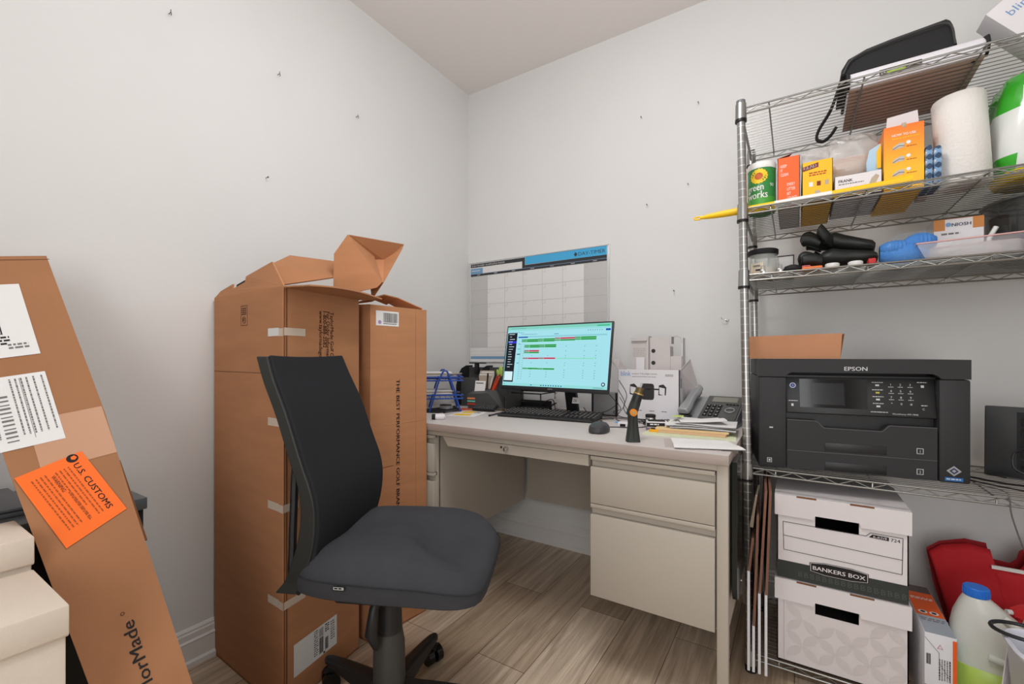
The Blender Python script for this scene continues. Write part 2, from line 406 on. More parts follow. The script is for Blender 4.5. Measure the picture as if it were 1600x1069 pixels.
mb.rect(.0, .95, wB, .952, card_edge, G0)
# fine outline stamp
for (x0, y0, x1, y1) in ((.19, 1.095, .232, 1.0965), (.19, 1.155, .232, 1.1565), (.19, 1.095, .1915, 1.1565), (.2305, 1.095, .232, 1.1565)): mb.rect(x0, y0, x1, y1, inkb, G0)
mb.lines(.195, 1.15, .03, 4, .006, inkb, G0, seed=5)
mb.tube([(.211+.010*math.cos(t), 1.112+.010*math.sin(t), 0) for t in [k*math.pi/8 for k in range(16)]], .0007, inkb, 4, G0, closed=True)
mb.lines(.204, 1.117, .012, 2, .005, inkb, G0, seed=9)
mb.build('carton_body', A)
for z in (1.069, .812, .572, .300):
    mb = MB(W); mb.rect(wB-.085, z-.011, wB-.024, z+.012, white if z > 1 else tape_m, F0, .0012); mb.rect(wB-.024, z-.012, wB, z+.010, tape_m, F0, .0010)
    mb.rect(0, z-.010, .075 if z != .572 else .05, z+.012, tape_m, F1, .0012); mb.build('tape_strip', A)
mb = MB(W); ship_label(mb, F1, wA*.11, .078, wA*.66, .172); mb.build('shipping_label', A)
fl = MB(W).slab([(c0[0]+.004, c0[1], HA), (c1[0], c1[1], HA), (-1.302, .724, 1.28), (-1.444, .7215, 1.250), (-1.446, .719, 1.232), (-1.523, .7185, 1.216), (-1.525, .721, 1.233), (-1.604, .721, 1.216)], .005, card_m)
fl.slab([(-1.53, .732, 1.205), (-1.44, .732, 1.222), (-1.442, .734, 1.250), (-1.528, .734, 1.232)], .003, gap_m)  # dark sheet behind the notch, standing in for the shadow in it
fl.build('flap', A)
MB(W).slab([(-1.279, .722, 1.207), (-1.313, .942, 1.268), (-1.373, 1.046, 1.341), (-1.459, .873, 1.347), (-1.351, .752, 1.285)], .004, card_in).build('flap', A)
# outward flap, curved along its length
fm = MB(W); n = 10
for i in range(n):
    def pt(t, o_):
        x = c1[0]+(c2[0]-c1[0])*t; y = c1[1]+(c2[1]-c1[1])*t
        e = math.sin(math.pi*min(1, t*1.0))*.010 if o_ else 0
        return (x+(.105 if o_ else 0), y+(.0 if not o_ else .01), HA+(-.004+e if o_ else 0))
    t0, t1 = i/n, (i+1)/n
    fm.slab([pt(t0, 0), pt(t0, 1), pt(t1, 1), pt(t1, 0)], .004, card_m)
fm.build('flap', A)
# the folded insert sticking up out of the mouth
ins = thing('folded_carton_insert', 'folded brown cardboard insert sticking up out of the tall open carton', 'cardboard', (-1.30, .99, 1.0))
W2 = Matrix.Translation((1.30, -.99, -1.0))
im = MB(W2)
im.slab([(-1.29, .98, 1.417), (-1.312, .942, 1.346), (-1.325, .945, 1.05), (-1.285, .965, 1.05), (-1.285, .965, 1.21), (-1.191, 1.02, 1.232), (-1.175, 1.03, 1.251)][::-1], .004, card_m)
im.cyl((-1.2895, .976, 1.388), (-1.2865, .9735, 1.387), .006, card_edge, 12)
im.build('front_panel', ins)
MB(W2).slab([(-1.29, .98, 1.417), (-1.175, 1.03, 1.251), (-1.195, 1.03, 1.235), (-1.29, .985, 1.215), (-1.32, .99, 1.10), (-1.325, .99, 1.215), (-1.327, 1.052, 1.27), (-1.318, 1.081, 1.355), (-1.300, 1.10, 1.37)], .003, card_in).build('inner_panel', ins)
MB(W2).slab([(-1.318, 1.081, 1.352), (-1.286, 1.137, 1.357), (-1.239, 1.179, 1.400), (-1.233, 1.183, 1.419), (-1.29, .983, 1.417)], .003, card_in)\
    .slab([(-1.318, 1.081, 1.354), (-1.286, 1.137, 1.359), (-1.239, 1.179, 1.400), (-1.175, 1.034, 1.249), (-1.25, 1.05, 1.20)], .003, card_m).build('side_panel', ins)
rm = None; P = [(-1.305+.11*t, .95+.05*t, 1.245+.02*math.sin(t*3.1)) for t in [k/8 for k in range(9)]]
# ---- narrower closed carton behind it
b1, b2 = (-1.249, 1.036), (-1.222, 1.292); b0, b3 = (-1.64, 1.05), (-1.63, 1.285); HB = 1.182
lb = (-1.44, 1.16, 0); B = thing('closed_carton', 'narrow closed brown carton with black slogan standing beside the desk', 'box', lb)
W = Matrix.Translation((-lb[0], -lb[1], 0))
mb = MB(W)
for a, b in ((b0, b1), (b1, b2), (b2, b3), (b3, b0)): carton_wall(mb, a, b, 0, HB)
mb.slab([(*b0, .006), (*b1, .006), (*b2, .006), (*b3, .006)], .006, card_m)
FB = frame((*b1, 0), (b2[0]-b1[0], b2[1]-b1[1], 0), (0, 0, 1)); w3 = math.dist(b1, b2); GB = FB @ Matrix.Translation((0, 0, .0007))
bold = MB(W)
for dx in (-.0006, 0, .0006):
    mb.text('THE BEST PERFORMANCE GOLF BRAND IN THE WORLD', .0215, ink, down(FB @ Matrix.Translation((0, 0, .0007+abs(dx)*.2)), w3*.44, .915+dx), w=.70)
mb.rect(w3*.79, .0, w3*.793, HB, card_edge, GB)
mb.rect(0, .02, .0025, HB, card_edge, GB); mb.rect(.03, .60, .10, .602, card_edge, GB); mb.rect(.06, .75, w3, .7515, card_in, GB)
mb.build('carton_body', B)
mb = MB(W); mb.rect(w3*.1, 1.11, w3*.48, 1.163, white, FB, .001); mb.barcode(w3*.22, 1.122, w3*.46, 1.157, ink, FB @ Matrix.Translation((0, 0, .0014)), 4, 26)
mb.lathe([(.0001, 0), (.007, .0001), (.0001, .0002)], mat('purple_stamp', (168, 140, 190), .8), 16, FB @ Matrix.Translation((w3*.16, 1.122, .0014)))
mb.lines(w3*.22, 1.119, w3*.22, 1, .005, ink, FB @ Matrix.Translation((0, 0, .0014))); mb.build('barcode_label', B)
for pts in (((*b1, HB), (*b2, HB), (-1.44, 1.27, HB+.012), (-1.44, 1.05, HB+.010)), ((*b0, HB), (-1.44, 1.05, HB+.006), (-1.44, 1.27, HB+.006), (*b3, HB))):
    MB(W).slab(pts, .004, card_m).build('flap', B)
fm = MB(W); P = [(b1[0]-.03, 1.05), (-1.29, 1.14), (-1.30, 1.22), (b2[0]-.012, b2[1]-.01)]; Z = [1.200, 1.228, 1.225, 1.186]
for i in range(3): fm.slab([(P[i][0], P[i][1], Z[i]), (P[i+1][0], P[i+1][1], Z[i+1]), (P[i+1][0]-.07, P[i+1][1], Z[i+1]-.02), (P[i][0]-.07, P[i][1], Z[i]-.01)][::-1], .004, card_m)
fm.build('bowed_flap', B)
# ---- leaning carton at the left
Oc = Vector((-.7456, .2662, -.0287)); wv = Vector((.1379, .9735, .1827)); av = Vector((-.5394, -.0809, .8381))
FC = frame(Oc, wv, av)
C_ = thing('leaning_carton', 'long brown carton with orange customs sticker leaning at the far left', 'box', tuple(Oc+av*.2))
W = Matrix.Translation(-(Oc+av*.2)); wC, LC, tC = .160, 1.483, .10
lcm = mat('cardboard_darker', (164, 114, 78), .82, var=.07, vscale=5, bump=.25, bscale=120)
mb = MB(W); mb.prism([(.036, .10), (.157, .10), (.160, .60), (.162, .86), (.166, 1.04), (.164, 1.15), (.157, LC), (.0, LC), (.008, 1.0), (.033, .54)], -tC, 0, lcm, FC)
GC = FC @ Matrix.Translation((0, 0, .0008))
mb.rect(0, LC-.012, wC, LC-.010, card_edge, GC)
mb.rect(.05, .945, wC+.004, 1.06, mat('brown_tape', (196, 148, 116), .4), GC)      # a band of paper tape
mb.b2((wC-.001, .745, -.02), (wC+.006, .93, -.012), card_edge, FC)
for t, y in (('TaylorMade', .452),):
    for q in (0, .0008): mb.text(t, .027, ink, FC @ Matrix.Translation((.110, y-.012+q, .0009+q*.1)) @ Matrix.Rotation(R(90), 4, 'Z'), w=.168)
mb.tube([(.098+.0028*math.cos(k*math.pi/4), .626+.0028*math.sin(k*math.pi/4), 0) for k in range(8)], .0004, ink, 4, FC @ Matrix.Translation((0, 0, .0009)), closed=True)
mb.build('carton_body', C_)
mb = MB(W); L0 = FC @ Matrix.Translation((0, 0, .0015))
mb.rect(-.0, 1.213, .098, 1.402, white, L0); L1 = L0 @ Matrix.Translation((0, 0, .0005))
mb.barcode(.035, 1.27, .052, 1.30, ink, L1, 3, 6); mb.lines(.04, 1.265, .02, 3, .008, ink, L1, seed=3); mb.lines(.055, 1.245, .03, 2, .008, inkg, L1, seed=4)
mb.build('shipping_label', C_)
mb = MB(W); mb.rect(.002, 1.004, .096, 1.168, white, L0)
for k in range(12): mb.rect(.018, 1.02+k*.009, .034, 1.0225+k*.009+(k % 3)*.001, inkg, L1)
def up(x, y): return L1 @ Matrix.Translation((x, y, 0)) @ Matrix.Rotation(R(90), 4, 'Z')
dn = lambda x, y: L1 @ Matrix.Translation((x, y, 0)) @ Matrix.Rotation(R(-90), 4, 'Z')
for i, x in enumerate((.012, .044, .052, .060, .068, .078, .090)): mb.lines(0, 0, .13, 1, .0045, inkg, dn(x, 1.16), seed=20+i)
mb.rect(.056, 1.02, .0565, 1.16, ink, L1); mb.build('shipping_label', C_)
og = mat('sticker_orange', (255, 112, 18), .55)
mb = MB(W); OG = FC @ Matrix.Translation((.004, .955, .002)) @ Matrix.Rotation(R(-3), 4, 'Z')
# sticker long side runs down the carton
OG = FC @ Matrix.Translation((.0, .967, .002)); mb.poly([(.014, -.021, 0), (.112, 0, 0), (.150, -.149, 0), (.053, -.185, 0)][::-1], og, OG)
ax = Vector((.039, -.150, 0)).normalized(); ay = Vector((.098, .021, 0)); ay = (ay-ax*ay.dot(ax)).normalized()
def orient(x, y):      # local frame: x down the sticker, y towards its right edge
    m = Matrix((ax, ay, Vector((0, 0, 1)))).transposed().to_4x4(); m.translation = Vector((.014, -.021, .0006))+ax*x+ay*y; return OG @ m
for q in (0, .0005): mb.text('U.S. CUSTOMS', .0145, ink, orient(.024+q, .076), w=.115)
mb.text('WARNING:', .009, ink, orient(.028, .040), w=.04)
ob_ = mat('faded_print', (176, 78, 20), .7); mb.lines(0, .0, .115, 4, .0065, ob_, orient(.024, .070), seed=31, fill=.35); mb.lines(0, 0, .07, 1, .0065, ob_, orient(.072, .048), seed=32, fill=.35); mb.lines(0, 0, .12, 4, .0065, ob_, orient(.02, .036), seed=33, fill=.35)
mb.lathe([(.0001, 0), (.009, .0001), (.0001, .0002)], ink, 20, orient(.011, .082)); mb.lathe([(.0001, .0003), (.005, .0004), (.0001, .0005)], og, 5, orient(.011, .084))
mb.build('customs_sticker', C_)

# ================================================================== CABINET AND BINS AT THE LEFT
cab_top = mat('cabinet_top', (92, 96, 98), .35)
cl = (-1.48, -.05, 0); cab = thing('black_cabinet', 'low black cabinet against the left wall behind the leaning carton', 'cabinet', cl); W = Matrix.Translation((1.48, .05, 0))
MB(W).b2((-1.63, -.50, 0), (-1.305, .418, .636), blackm).build('cabinet_body', cab)
MB(W).b2((-1.635, -.51, .638), (-1.298, .424, .665), cab_top, bev=.002).build('cabinet_top', cab)
MB(W).b2((-1.3045, -.1, .05), (-1.292, .39, .62), black, bev=.002).b2((-1.292, -.06, .3), (-1.282, -.05, .42), dark).build('cabinet_door', cab)
gl = thing('grey_laptop', 'closed grey laptop lying on the black cabinet behind the leaning carton', 'laptop', (-1.47, .08, .6655))
MB().b2((-.13, -.17, 0), (.10, .17, .010), mat('laptop_grey', (110, 114, 118), .4, .3), bev=.003).build('laptop_base', gl)
MB().b2((-.13, -.17, .0112), (.10, .17, .018), mat('laptop_grey', (110, 114, 118), .4, .3), bev=.003).build('laptop_lid', gl)
cream = mat('cream_canvas', (222, 208, 192), .9, bump=.3, bscale=500, var=.03, vscale=12)
def bin_(name, lab, x0, x1, y0, y1, h, lidh):
    l = ((x0+x1)/2, (y0+y1)/2, 0); t = thing(name, lab, 'storage bin', l, group=None); W = Matrix.Translation((-l[0], -l[1], 0))
    MB(W).b2((x0, y0, 0), (x1, y1, h-lidh+.004), cream, bev=.004).build('bin_body', t)
    MB(W).b2((x0-.002, y0-.002, h-lidh), (x1+.003, y1+.003, h), cream, bev=.003).b2((x1+.002, y0, h-lidh+.002), (x1+.0035, y1, h-lidh+.004), mat('cream_seam', (190, 170, 150), .9)).build('bin_lid', t)
bin_('canvas_bin', 'cream canvas lidded bin nearest the camera in the bottom left corner', -1.122, -.921, -.15, .202, .628, .048)
bin_('canvas_bin', 'second cream canvas bin, behind the nearest one and against the black cabinet', -1.275, -1.135, -.16, .205, .682, .05)

# ================================================================== OFFICE CHAIR
fab = mat('chair_fabric', (68, 69, 73), .95, bump=.5, bscale=1100, var=.10, vscale=8, spec=.2)
mesh_m = mat('chair_back_fabric', (43, 44, 47), .92, bump=.5, bscale=900, spec=.2)
frm = mat('chair_frame', (44, 46, 44), .5)
frm2 = mat('chair_column', (66, 66, 62), .5)
ch = thing('office_chair', 'black armless office swivel chair in front of the cartons', 'chair', (-.923, .832, 0), R(26))
# seat: superellipse layers, waterfall front, dished top
def seat_loop(k, z, dip=0):
    out = []
    for (x, y, _) in sup(1, 1, 5.0, 72):
        hw = .213-.015*max(0, -x)          # slightly narrower at the back
        px, py = x*.238*(k if x > 0 else .5+.5*k)+.050, y*hw*k; z_up = .016
        zz = z + .016 - .030*max(0, x)**3*(1 if z > .46 else .55) + dip*(.010*abs(y)**3) - (.006*(1-abs(y)) if dip else 0)
        out.append((px, py, zz))
    return out
sm_ = MB(); sm_.loft([seat_loop(.80, .424), seat_loop(.93, .425), seat_loop(.985, .433), seat_loop(1.0, .450), seat_loop(.995, .470), seat_loop(.965, .490), seat_loop(.90, .507, 1), seat_loop(.75, .512, 1), seat_loop(.5, .510, 1), seat_loop(.2, .508, 1)], fab)
seat = sm_.build('seat', ch)
seam = MB(); seam.tube([(x, y, z) for x, y, z in seat_loop(1.003, .472)], .0014, mat('seam_thread', (40, 40, 42), .9), 5, closed=True); seam.build('piping', seat)
tg = MB(); FT = frame((-.045, -.2135, .477), (1, 0, 0), (0, 0, 1)); tg.b2((0, 0, 0), (.028, .009, .0015), blackm, FT); tg.rect(.002, .0025, .026, .0085, mat('tag_silver', (200, 200, 196), .5), FT, .0018); tg.lines(.004, .0075, .02, 1, .006, ink, FT @ Matrix.Translation((0, 0, .0022)))
tg.build('maker_tag', seat)
MB().b2((-.10, -.11, .385), (.14, .11, .432), black, bev=.008).build('seat_mechanism', ch)
# backrest
prof = spline([(x_+.052, z_) for x_, z_ in ((-.285, 1.0), (-.262, .94), (-.228, .863), (-.190, .754), (-.166, .687), (-.158, .63), (-.165, .56), (-.19, .48), (-.215, .44))], 8)
loops = []
NP = len(prof)
for i, p in enumerate(prof):
    t = i/(NP-1); hw = .172+.016*math.sin(math.pi*min(1, t*1.1)) ; x, z = p[0], p[1]
    a = prof[max(i-1, 0)]; b = prof[min(i+1, NP-1)]; tx, tz = b[0]-a[0], b[1]-a[1]; l = math.hypot(tx, tz); nx, nz = -tz/l, tx/l
    if nx < 0: nx, nz = -nx, -nz
    th = .028 if 0 < i < NP-1 else .018; lp = []
    for k in range(9):
        y = -hw+2*hw*k/8; cv = .012*(y/hw)**2; lp.append((x+nx*cv, y, z+nz*cv))
    for k in range(8, -1, -1):
        y = -hw+2*hw*k/8; cv = .012*(y/hw)**2; e = th*(1 if 0 < k < 8 else .55); lp.append((x+nx*(cv-e), y, z+nz*(cv-e)))
    loops.append(lp)
MB().loft(loops, mesh_m).build('backrest', ch, bevel=.006)
def side_frame(sy):
    lo = []
    for i, p in enumerate(prof):
        t = i/(NP-1); hw = .172+.016*math.sin(math.pi*min(1, t*1.1)); d = .026+.020*max(0, t-.45)*2
        lo.append([(p[0]+.004, sy*(hw+.005), p[1]), (p[0]+.004, sy*(hw-.012), p[1]), (p[0]-d, sy*(hw-.012), p[1]), (p[0]-d, sy*(hw+.003), p[1])][::(1 if sy < 0 else -1)])
    MB().loft(lo, frm, smooth=False).build('back_frame', ch, bevel=.003)
side_frame(-1); side_frame(1)
def spar():      # slim bracket running behind the lumbar bend
    pts = [(-.155, -.165, .79), (-.165, -.165, .73), (-.169, -.165, .64), (-.172, -.165, .55), (-.172, -.158, .46), (-.14, -.10, .43), (-.04, 0, .42)]
    MB().tube(spline(pts, 5), .009, black, 8).tube(spline([(x, -y, z) for x, y, z in pts], 5), .009, black, 8).build('back_support', ch)
spar()
co = MB().cyl((0, 0, .40), (0, 0, .24), .030, black, 28, r2=.036).cyl((0, 0, .25), (0, 0, .10), .031, frm2, 28)
co.lathe([(.040, .09), (.043, .11), (.041, .23), (.034, .27)], frm2, 28).build('gas_column', ch)
MB().tube([(0, -.045, .40), (-.01, -.075, .36), (-.015, -.082, .30), (-.01, -.06, .25)], [.006, .012, .016, .008], black, 12).build('height_lever', ch)
hub = MB().lathe([(.04, .06), (.052, .07), (.052, .115), (.040, .125)], black, 28).build('base_hub', ch)
for k in range(5):
    a = R(32.5-26+75-1+72*k); ca, sa = math.cos(a), math.sin(a); M = Matrix.Rotation(a, 4, 'Z')
    lo = []
    for (x, hw, z0, z1) in ((.035, .028, .068, .122), (.12, .025, .072, .112), (.22, .021, .075, .098), (.265, .018, .076, .090), (.282, .010, .078, .086)):
        lo.append([(x, -hw, z0), (x, hw, z0), (x, hw*.8, z1-.004), (x, hw*.4, z1), (x, -hw*.4, z1), (x, -hw*.8, z1-.004)])
    leg = MB(M).loft(lo, black, smooth=False).build('base_leg', ch, bevel=.003)
    cx_, cy_ = .262*ca, .262*sa; q = a + R(60)
    t_ = Vector((math.cos(q), math.sin(q), 0)); s_ = Vector((-math.sin(q), math.cos(q), 0))
    c = MB(Matrix.Translation((cx_, cy_, 0)))
    for sg in (-1, 1): c.cyl(tuple(s_*sg*.006+Vector((0, 0, .026))), tuple(s_*sg*.026+Vector((0, 0, .026))), .026, blackg, 24)
    c.cyl((0, 0, .03), (0, 0, .078), .006, steel, 10).b2((-.014, -.014, .046), (.014, .014, .058), black)
    c.build('caster', leg)

# ================================================================== WALL PLANNER
def em(name, rgb, e=1.0): return mat(name, rgb, .4, emit=e, spec=.0)
DT = .735
cal = thing('wall_planner', 'large laminated month planner with blue header on the back wall', 'planner', (-1.645, WY, .965))
cw, chh = .873, .590
FX = frame((0, -.004, 0), (1, 0, 0), (0, 0, 1))
pl_w = mat('planner_white', (226, 224, 222), .35); pl_g = mat('planner_grey', (196, 194, 192), .35); pl_b = mat('planner_blue', (70, 172, 222), .35)
pl_d = mat('planner_dark', (50, 52, 56), .4); pl_lb = mat('planner_light_blue', (120, 160, 196), .4); pl_l = mat('planner_line', (170, 168, 166), .6)
mb = MB().b2((0, -.004, 0), (cw, 0, chh), pl_w); Z = lambda k: FX @ Matrix.Translation((0, 0, .0004*k))
top = chh
for i in (0, 6): mb.rect(.012+i*(cw-.024)/7, .087, .012+(i+1)*(cw-.024)/7, top-.081, pl_g, Z(1))
for i in range(8): mb.rect(.0115+i*(cw-.024)/7, .087, .0128+i*(cw-.024)/7, top-.081, pl_l, Z(2))
for j in range(6): mb.rect(.012, .087+j*.0844, cw-.012, .0882+j*.0844, pl_l, Z(2))
for i in range(7):
    for j in range(5):
        x = .012+i*(cw-.024)/7; y = .087+(j+1)*.0844
        mb.rect(x, y-.018, x+.018, y-.017, pl_l, Z(2)); mb.rect(x+.017, y-.018, x+.018, y, pl_l, Z(2))
mb.rect(.012, top-.080, cw-.012, top-.068, pl_d, Z(2)); mb.rect(.012, top-.0675, cw-.012, top-.066, pl_lb, Z(2))
mb.rect(.012, top-.028, .44*cw, top-.008, pl_d, Z(2)); mb.rect(.425*cw, top-.066, .445*cw, top-.008, pl_d, Z(3)); mb.rect(.445*cw, top-.066, cw-.012, top-.050, pl_d, Z(2))
mb.poly([(.447*cw, top-.048, 0), (cw-.012, top-.050, 0), (cw-.012, top-.006, 0), (.447*cw, top-.006, 0)], pl_b, Z(3))
mb.rect(.012, top-.066, .10, top-.034, pl_lb, Z(3)); mb.rect(.012, .020, cw-.012, .036, pl_lb, Z(1)); mb.rect(.012, .045, cw-.012, .046, pl_l, Z(1)); mb.rect(.012, .065, cw-.012, .066, pl_l, Z(1))
mb.text('30-DAY PLANNER \u2022 PLANIFICATEUR 30 JOURS', .013, pl_w, Z(4) @ Matrix.Translation((.020, top-.023, 0)), w=.235)
mb.lines(.02, top-.046, .06, 1, .008, pl_w, Z(4))
for i in range(7): mb.lines(.012+(i+.4)*(cw-.024)/7, top-.072, .022, 1, .005, pl_w, Z(4), seed=i)
mb.text('DAY-TIMER', .026, pl_d, Z(4) @ Matrix.Translation((cw-.165, top-.038, 0)), w=.145)
mb.poly([(cw-.19, top-.029, 0), (cw-.180, top-.041, 0), (cw-.170, top-.029, 0), (cw-.180, top-.017, 0)], pl_d, Z(4))
mb.build('planner_sheet', cal)
fr_m = mat('planner_trim', (206, 208, 210), .25, .3)
for lo, hi in (((0, -.008, 0), (.007, 0, chh)), ((cw-.007, -.008, 0), (cw, 0, chh)), ((0, -.008, chh-.005), (cw, 0, chh)), ((0, -.008, 0), (cw, 0, .006))):
    MB().b2(lo, hi, fr_m, bev=.0015).build('edge_strip', cal)

# ================================================================== MONITOR
mon = thing('computer_monitor', 'black flat monitor on the desk showing a booking calendar', 'monitor', (-.87, 1.865, DT))
bz = mat('monitor_bezel', (36, 37, 40), .35)
MB().b2((-.115, -.075, 0), (.115, .080, .010), bz, bev=.004).build('stand_base', mon)
MB().loft([[(-.028, .020, .008), (.028, .020, .008), (.028, .045, .008), (-.028, .045, .008)], [(-.028, -.02, .15), (.028, -.02, .15), (.028, .005, .15), (-.028, .005, .15)], [(-.028, -.06, .26), (.028, -.06, .26), (.028, -.045, .26), (-.028, -.045, .26)]], bz, smooth=False).build('stand_neck', mon, bevel=.003)
PM = T(-.02, -.132, .262, rz=R(-3.9)) @ Matrix.Rotation(R(-10), 4, 'X')
pw, ph = .540, .300
MB(PM).b2((-pw/2, 0, -ph/2), (pw/2, .012, ph/2), bz, bev=.003).b2((-pw*.3, .012, -ph*.35), (pw*.3, .040, ph*.30), bz, bev=.01).b2((-pw/2, -.0025, -ph/2), (pw/2, .004, -ph/2+.014), bz, bev=.001).build('monitor_housing', mon)
SW, SH = pw-.014, ph-.024
FSC = PM @ frame((-SW/2, -.0008, -ph/2+.017), (1, 0, 0), (0, 0, 1))
s_bg = em('screen_cyan', (166, 226, 236)); s_top = em('screen_mint', (132, 208, 190)); s_top2 = em('screen_aqua', (150, 220, 220)); s_side = em('screen_sidebar', (34, 34, 42)); s_w = em('screen_white', (214, 240, 244))
s_g = em('screen_green', (18, 120, 56)); s_lg = em('screen_light_green', (120, 222, 150)); s_r = em('screen_crimson', (176, 22, 66)); s_b = em('screen_blue', (28, 74, 170)); s_p = em('screen_violet', (60, 60, 200)); s_t = em('screen_text', (96, 140, 160)); s_k = em('screen_text_dark', (30, 60, 80)); s_gr = em('screen_grid', (140, 205, 218))
sc = MB(); S = lambda k: FSC @ Matrix.Translation((0, 0, .00025*k)); 
def sr(x0, y0, x1, y1, m, k=2): sc.rect(x0*SW, y0*SH, x1*SW, y1*SH, m, S(k))
sr(0, 0, 1, 1, s_bg, 0); sr(0, .955, 1, 1, s_top, 1); sr(0, .925, 1, .955, s_top2, 1); sr(0, .0, 1, .045, s_top2, 1)
sr(.005, .06, .11, .895, s_side, 1)
for i in range(14): sr(.020+(.0 if i in (0, 3) else .012), .868-i*.043, .020+.012+[.05, .02, .055, .035, .03, .055, .045, .03, .035, .04, .035, .03, .055, .03][i], .876-i*.043, s_w, 3)
sr(.022, .715, .108, .755, s_p, 2); sr(.012, .085, .1, .235, s_w, 3); sr(.02, .90, .14, .906, s_t, 2); sr(.04, .965, .2, .970, s_t, 2); sr(.88, .955, .985, .975, em('screen_green_pill', (60, 190, 130)), 3)
sr(.125, .812, .97, .835, s_gr, 1); sr(.125, .806, .225, .826, s_b, 3); sr(.955, .885, .995, .915, s_b, 3)
for k in range(7): sr(.80+k*.02, .895, .806+k*.02, .905, s_k, 3)
sr(.49, .852, .535, .862, s_t, 3); sr(.15, .862, .32, .868, s_t, 3); sr(.14, .89, .18, .896, s_t, 3)
def bar(x0, x1, y, m, h=.016):
    sr(x0, y-h*.9, x1, y+h*.9, s_lg if m is s_g else em('screen_pink', (236, 150, 176)), 3); sr(x0+.055, y-h*.5, x1, y+h*.5, m, 4); sr(x0, y-h*.5, x0+.05, y+h*.5, em('screen_grey_green', (80, 140, 120)), 4)
for a in ((.165, .335, .77, s_g), (.335, .50, .775, s_g), (.50, .69, .785, s_r), (.69, .88, .79, s_g), (.165, .335, .745, s_g), (.335, .50, .748, s_g), (.50, .69, .755, s_g), (.69, .88, .762, s_g),
          (.20, .355, .675, s_g), (.355, .52, .677, s_g), (.20, .355, .65, s_g), (.355, .52, .652, s_g), (.20, .355, .585, s_r), (.20, .355, .557, s_g), (.195, .355, .46, s_r), (.355, .52, .462, s_r), (.20, .355, .292, s_g), (.355, .52, .29, s_g)): bar(*a)
sr(.52, .457, .87, .466, s_lg, 3)
for y in (.70, .61, .375): sr(.13, y, .155, y+.01, s_t, 3)
sr(.125, .52, .16, .535, s_k, 3)
for j in range(16):
    yy = .69-j*.038
    for x in (.155, .185): sr(x, yy, x+.014, yy+.005, s_t, 2)
    for x in (.28, .44, .61, .78, .88):
        if j in (1, 3, 5, 6, 8, 9, 11, 12, 13, 14) and not (x < .5 and j in (1, 3, 9)): sr(x, yy, x+.010, yy+.008, s_t, 2)
    sr(.13, yy-.012, .95, yy-.0105, s_gr, 1)
for k in range(9): sr(.40+k*.024, .014, .412+k*.024, .030, s_b if k % 3 else s_k, 3)
sr(.30, .014, .312, .03, s_b, 3); sr(.88, .016, .97, .024, s_t, 3); sr(.01, .02, .03, .028, s_t, 3)
sc.lathe([(.0001, 0), (.0085, .0001), (.0001, .0002)], s_k, 20, S(3) @ Matrix.Translation((.965*SW, .075*SH, 0))); sc.lathe([(.0001, 0), (.0045, .0001), (.0001, .0002)], s_w, 12, S(5) @ Matrix.Translation((.965*SW, .075*SH, 0)))
sc.build('screen', mon)
lb_ = MB(PM); lb_.lines(-.012, -ph/2+.010, .024, 1, .005, mat('logo_grey', (150, 150, 150), .5), frame((0, -.0030, 0), (1, 0, 0), (0, 0, 1))); lb_.build('badge', mon)
mb = MB(); FQ = frame((.030, -.048, .055), (1, 0, 0), (0, .35, 1)); mb.rect(0, 0, .036, .028, white, FQ); mb.text('26', .016, ink, FQ @ Matrix.Translation((.006, .008, .0005))); mb.build('sticker', mon)

# ================================================================== KEYBOARD, MOUSE
kb = thing('keyboard', 'black wired full size keyboard on the desk in front of the monitor', 'keyboard', (-.895, 1.700, DT), R(4))
MB().loft([[(-.215, -.07, .001), (.215, -.07, .001), (.215, .07, .001), (-.215, .07, .001)], [(-.217, -.072, .007), (.217, -.072, .007), (.217, .072, .016), (-.217, .072, .016)], [(-.212, -.066, .012), (.212, -.066, .012), (.212, .067, .024), (-.212, .067, .024)]], black, smooth=False).build('keyboard_base', kb, bevel=.002)
mb = MB(Matrix.Translation((0, 0, .018)) @ Matrix.Rotation(R(4.9), 4, 'X')); kc = mat('key_legend', (190, 190, 188), .6)
xs = [(-.205, 15), (.092, 3), (.150, 4)]
for r_ in range(6):
    y = .052-r_*.0195-(.004 if r_ else 0)
    for x0, n in xs:
        k = 0
        while k < n:
            wd = 5 if (r_ == 5 and n == 15 and k == 4) else 1
            if not (n == 3 and r_ == 3):
                cx_ = x0+k*.0191+wd*.0191/2
                mb.loft([[(cx_-wd*.0091, y-.0085, 0), (cx_+wd*.0091, y-.0085, 0), (cx_+wd*.0091, y+.0085, 0), (cx_-wd*.0091, y+.0085, 0)], [(cx_-wd*.0091+.002, y-.0062, .006), (cx_+wd*.0091-.002, y-.0062, .006), (cx_+wd*.0091-.002, y+.0072, .0065), (cx_-wd*.0091+.002, y+.0072, .0065)]], black, smooth=False)
                if wd == 1: mb.rect(cx_-.004, y-.001, cx_+.001, y+.004, kc, z=.0069)
            k += wd
mb.build('keys', kb)
def cable(name, lab, pts, r=.0016, m=black, group=None, cat='cable', n=8):
    P = spline(pts, n); o = P[0].copy(); mb = MB(Matrix.Translation(-o)); mb.tube(P, r, m, 6); return tag(mb.build(name), lab, cat, group, tuple(o))
ms = thing('computer_mouse', 'dark grey computer mouse on the desk right of the keyboard', 'mouse', (-.577, 1.475, DT), R(8))
def mloop(k, z): return [(x*.034*k, y*.056*k-(.004 if z > .02 else 0), z+.006*max(0, -y)*0) for x, y, _ in sup(1, 1, 2.5, 36)]
MB().loft([mloop(.93, .0008), mloop(1, .006), mloop(.99, .014), mloop(.90, .024), mloop(.72, .031), mloop(.45, .035), mloop(.15, .0365)], dark).build('mouse_body', ms)
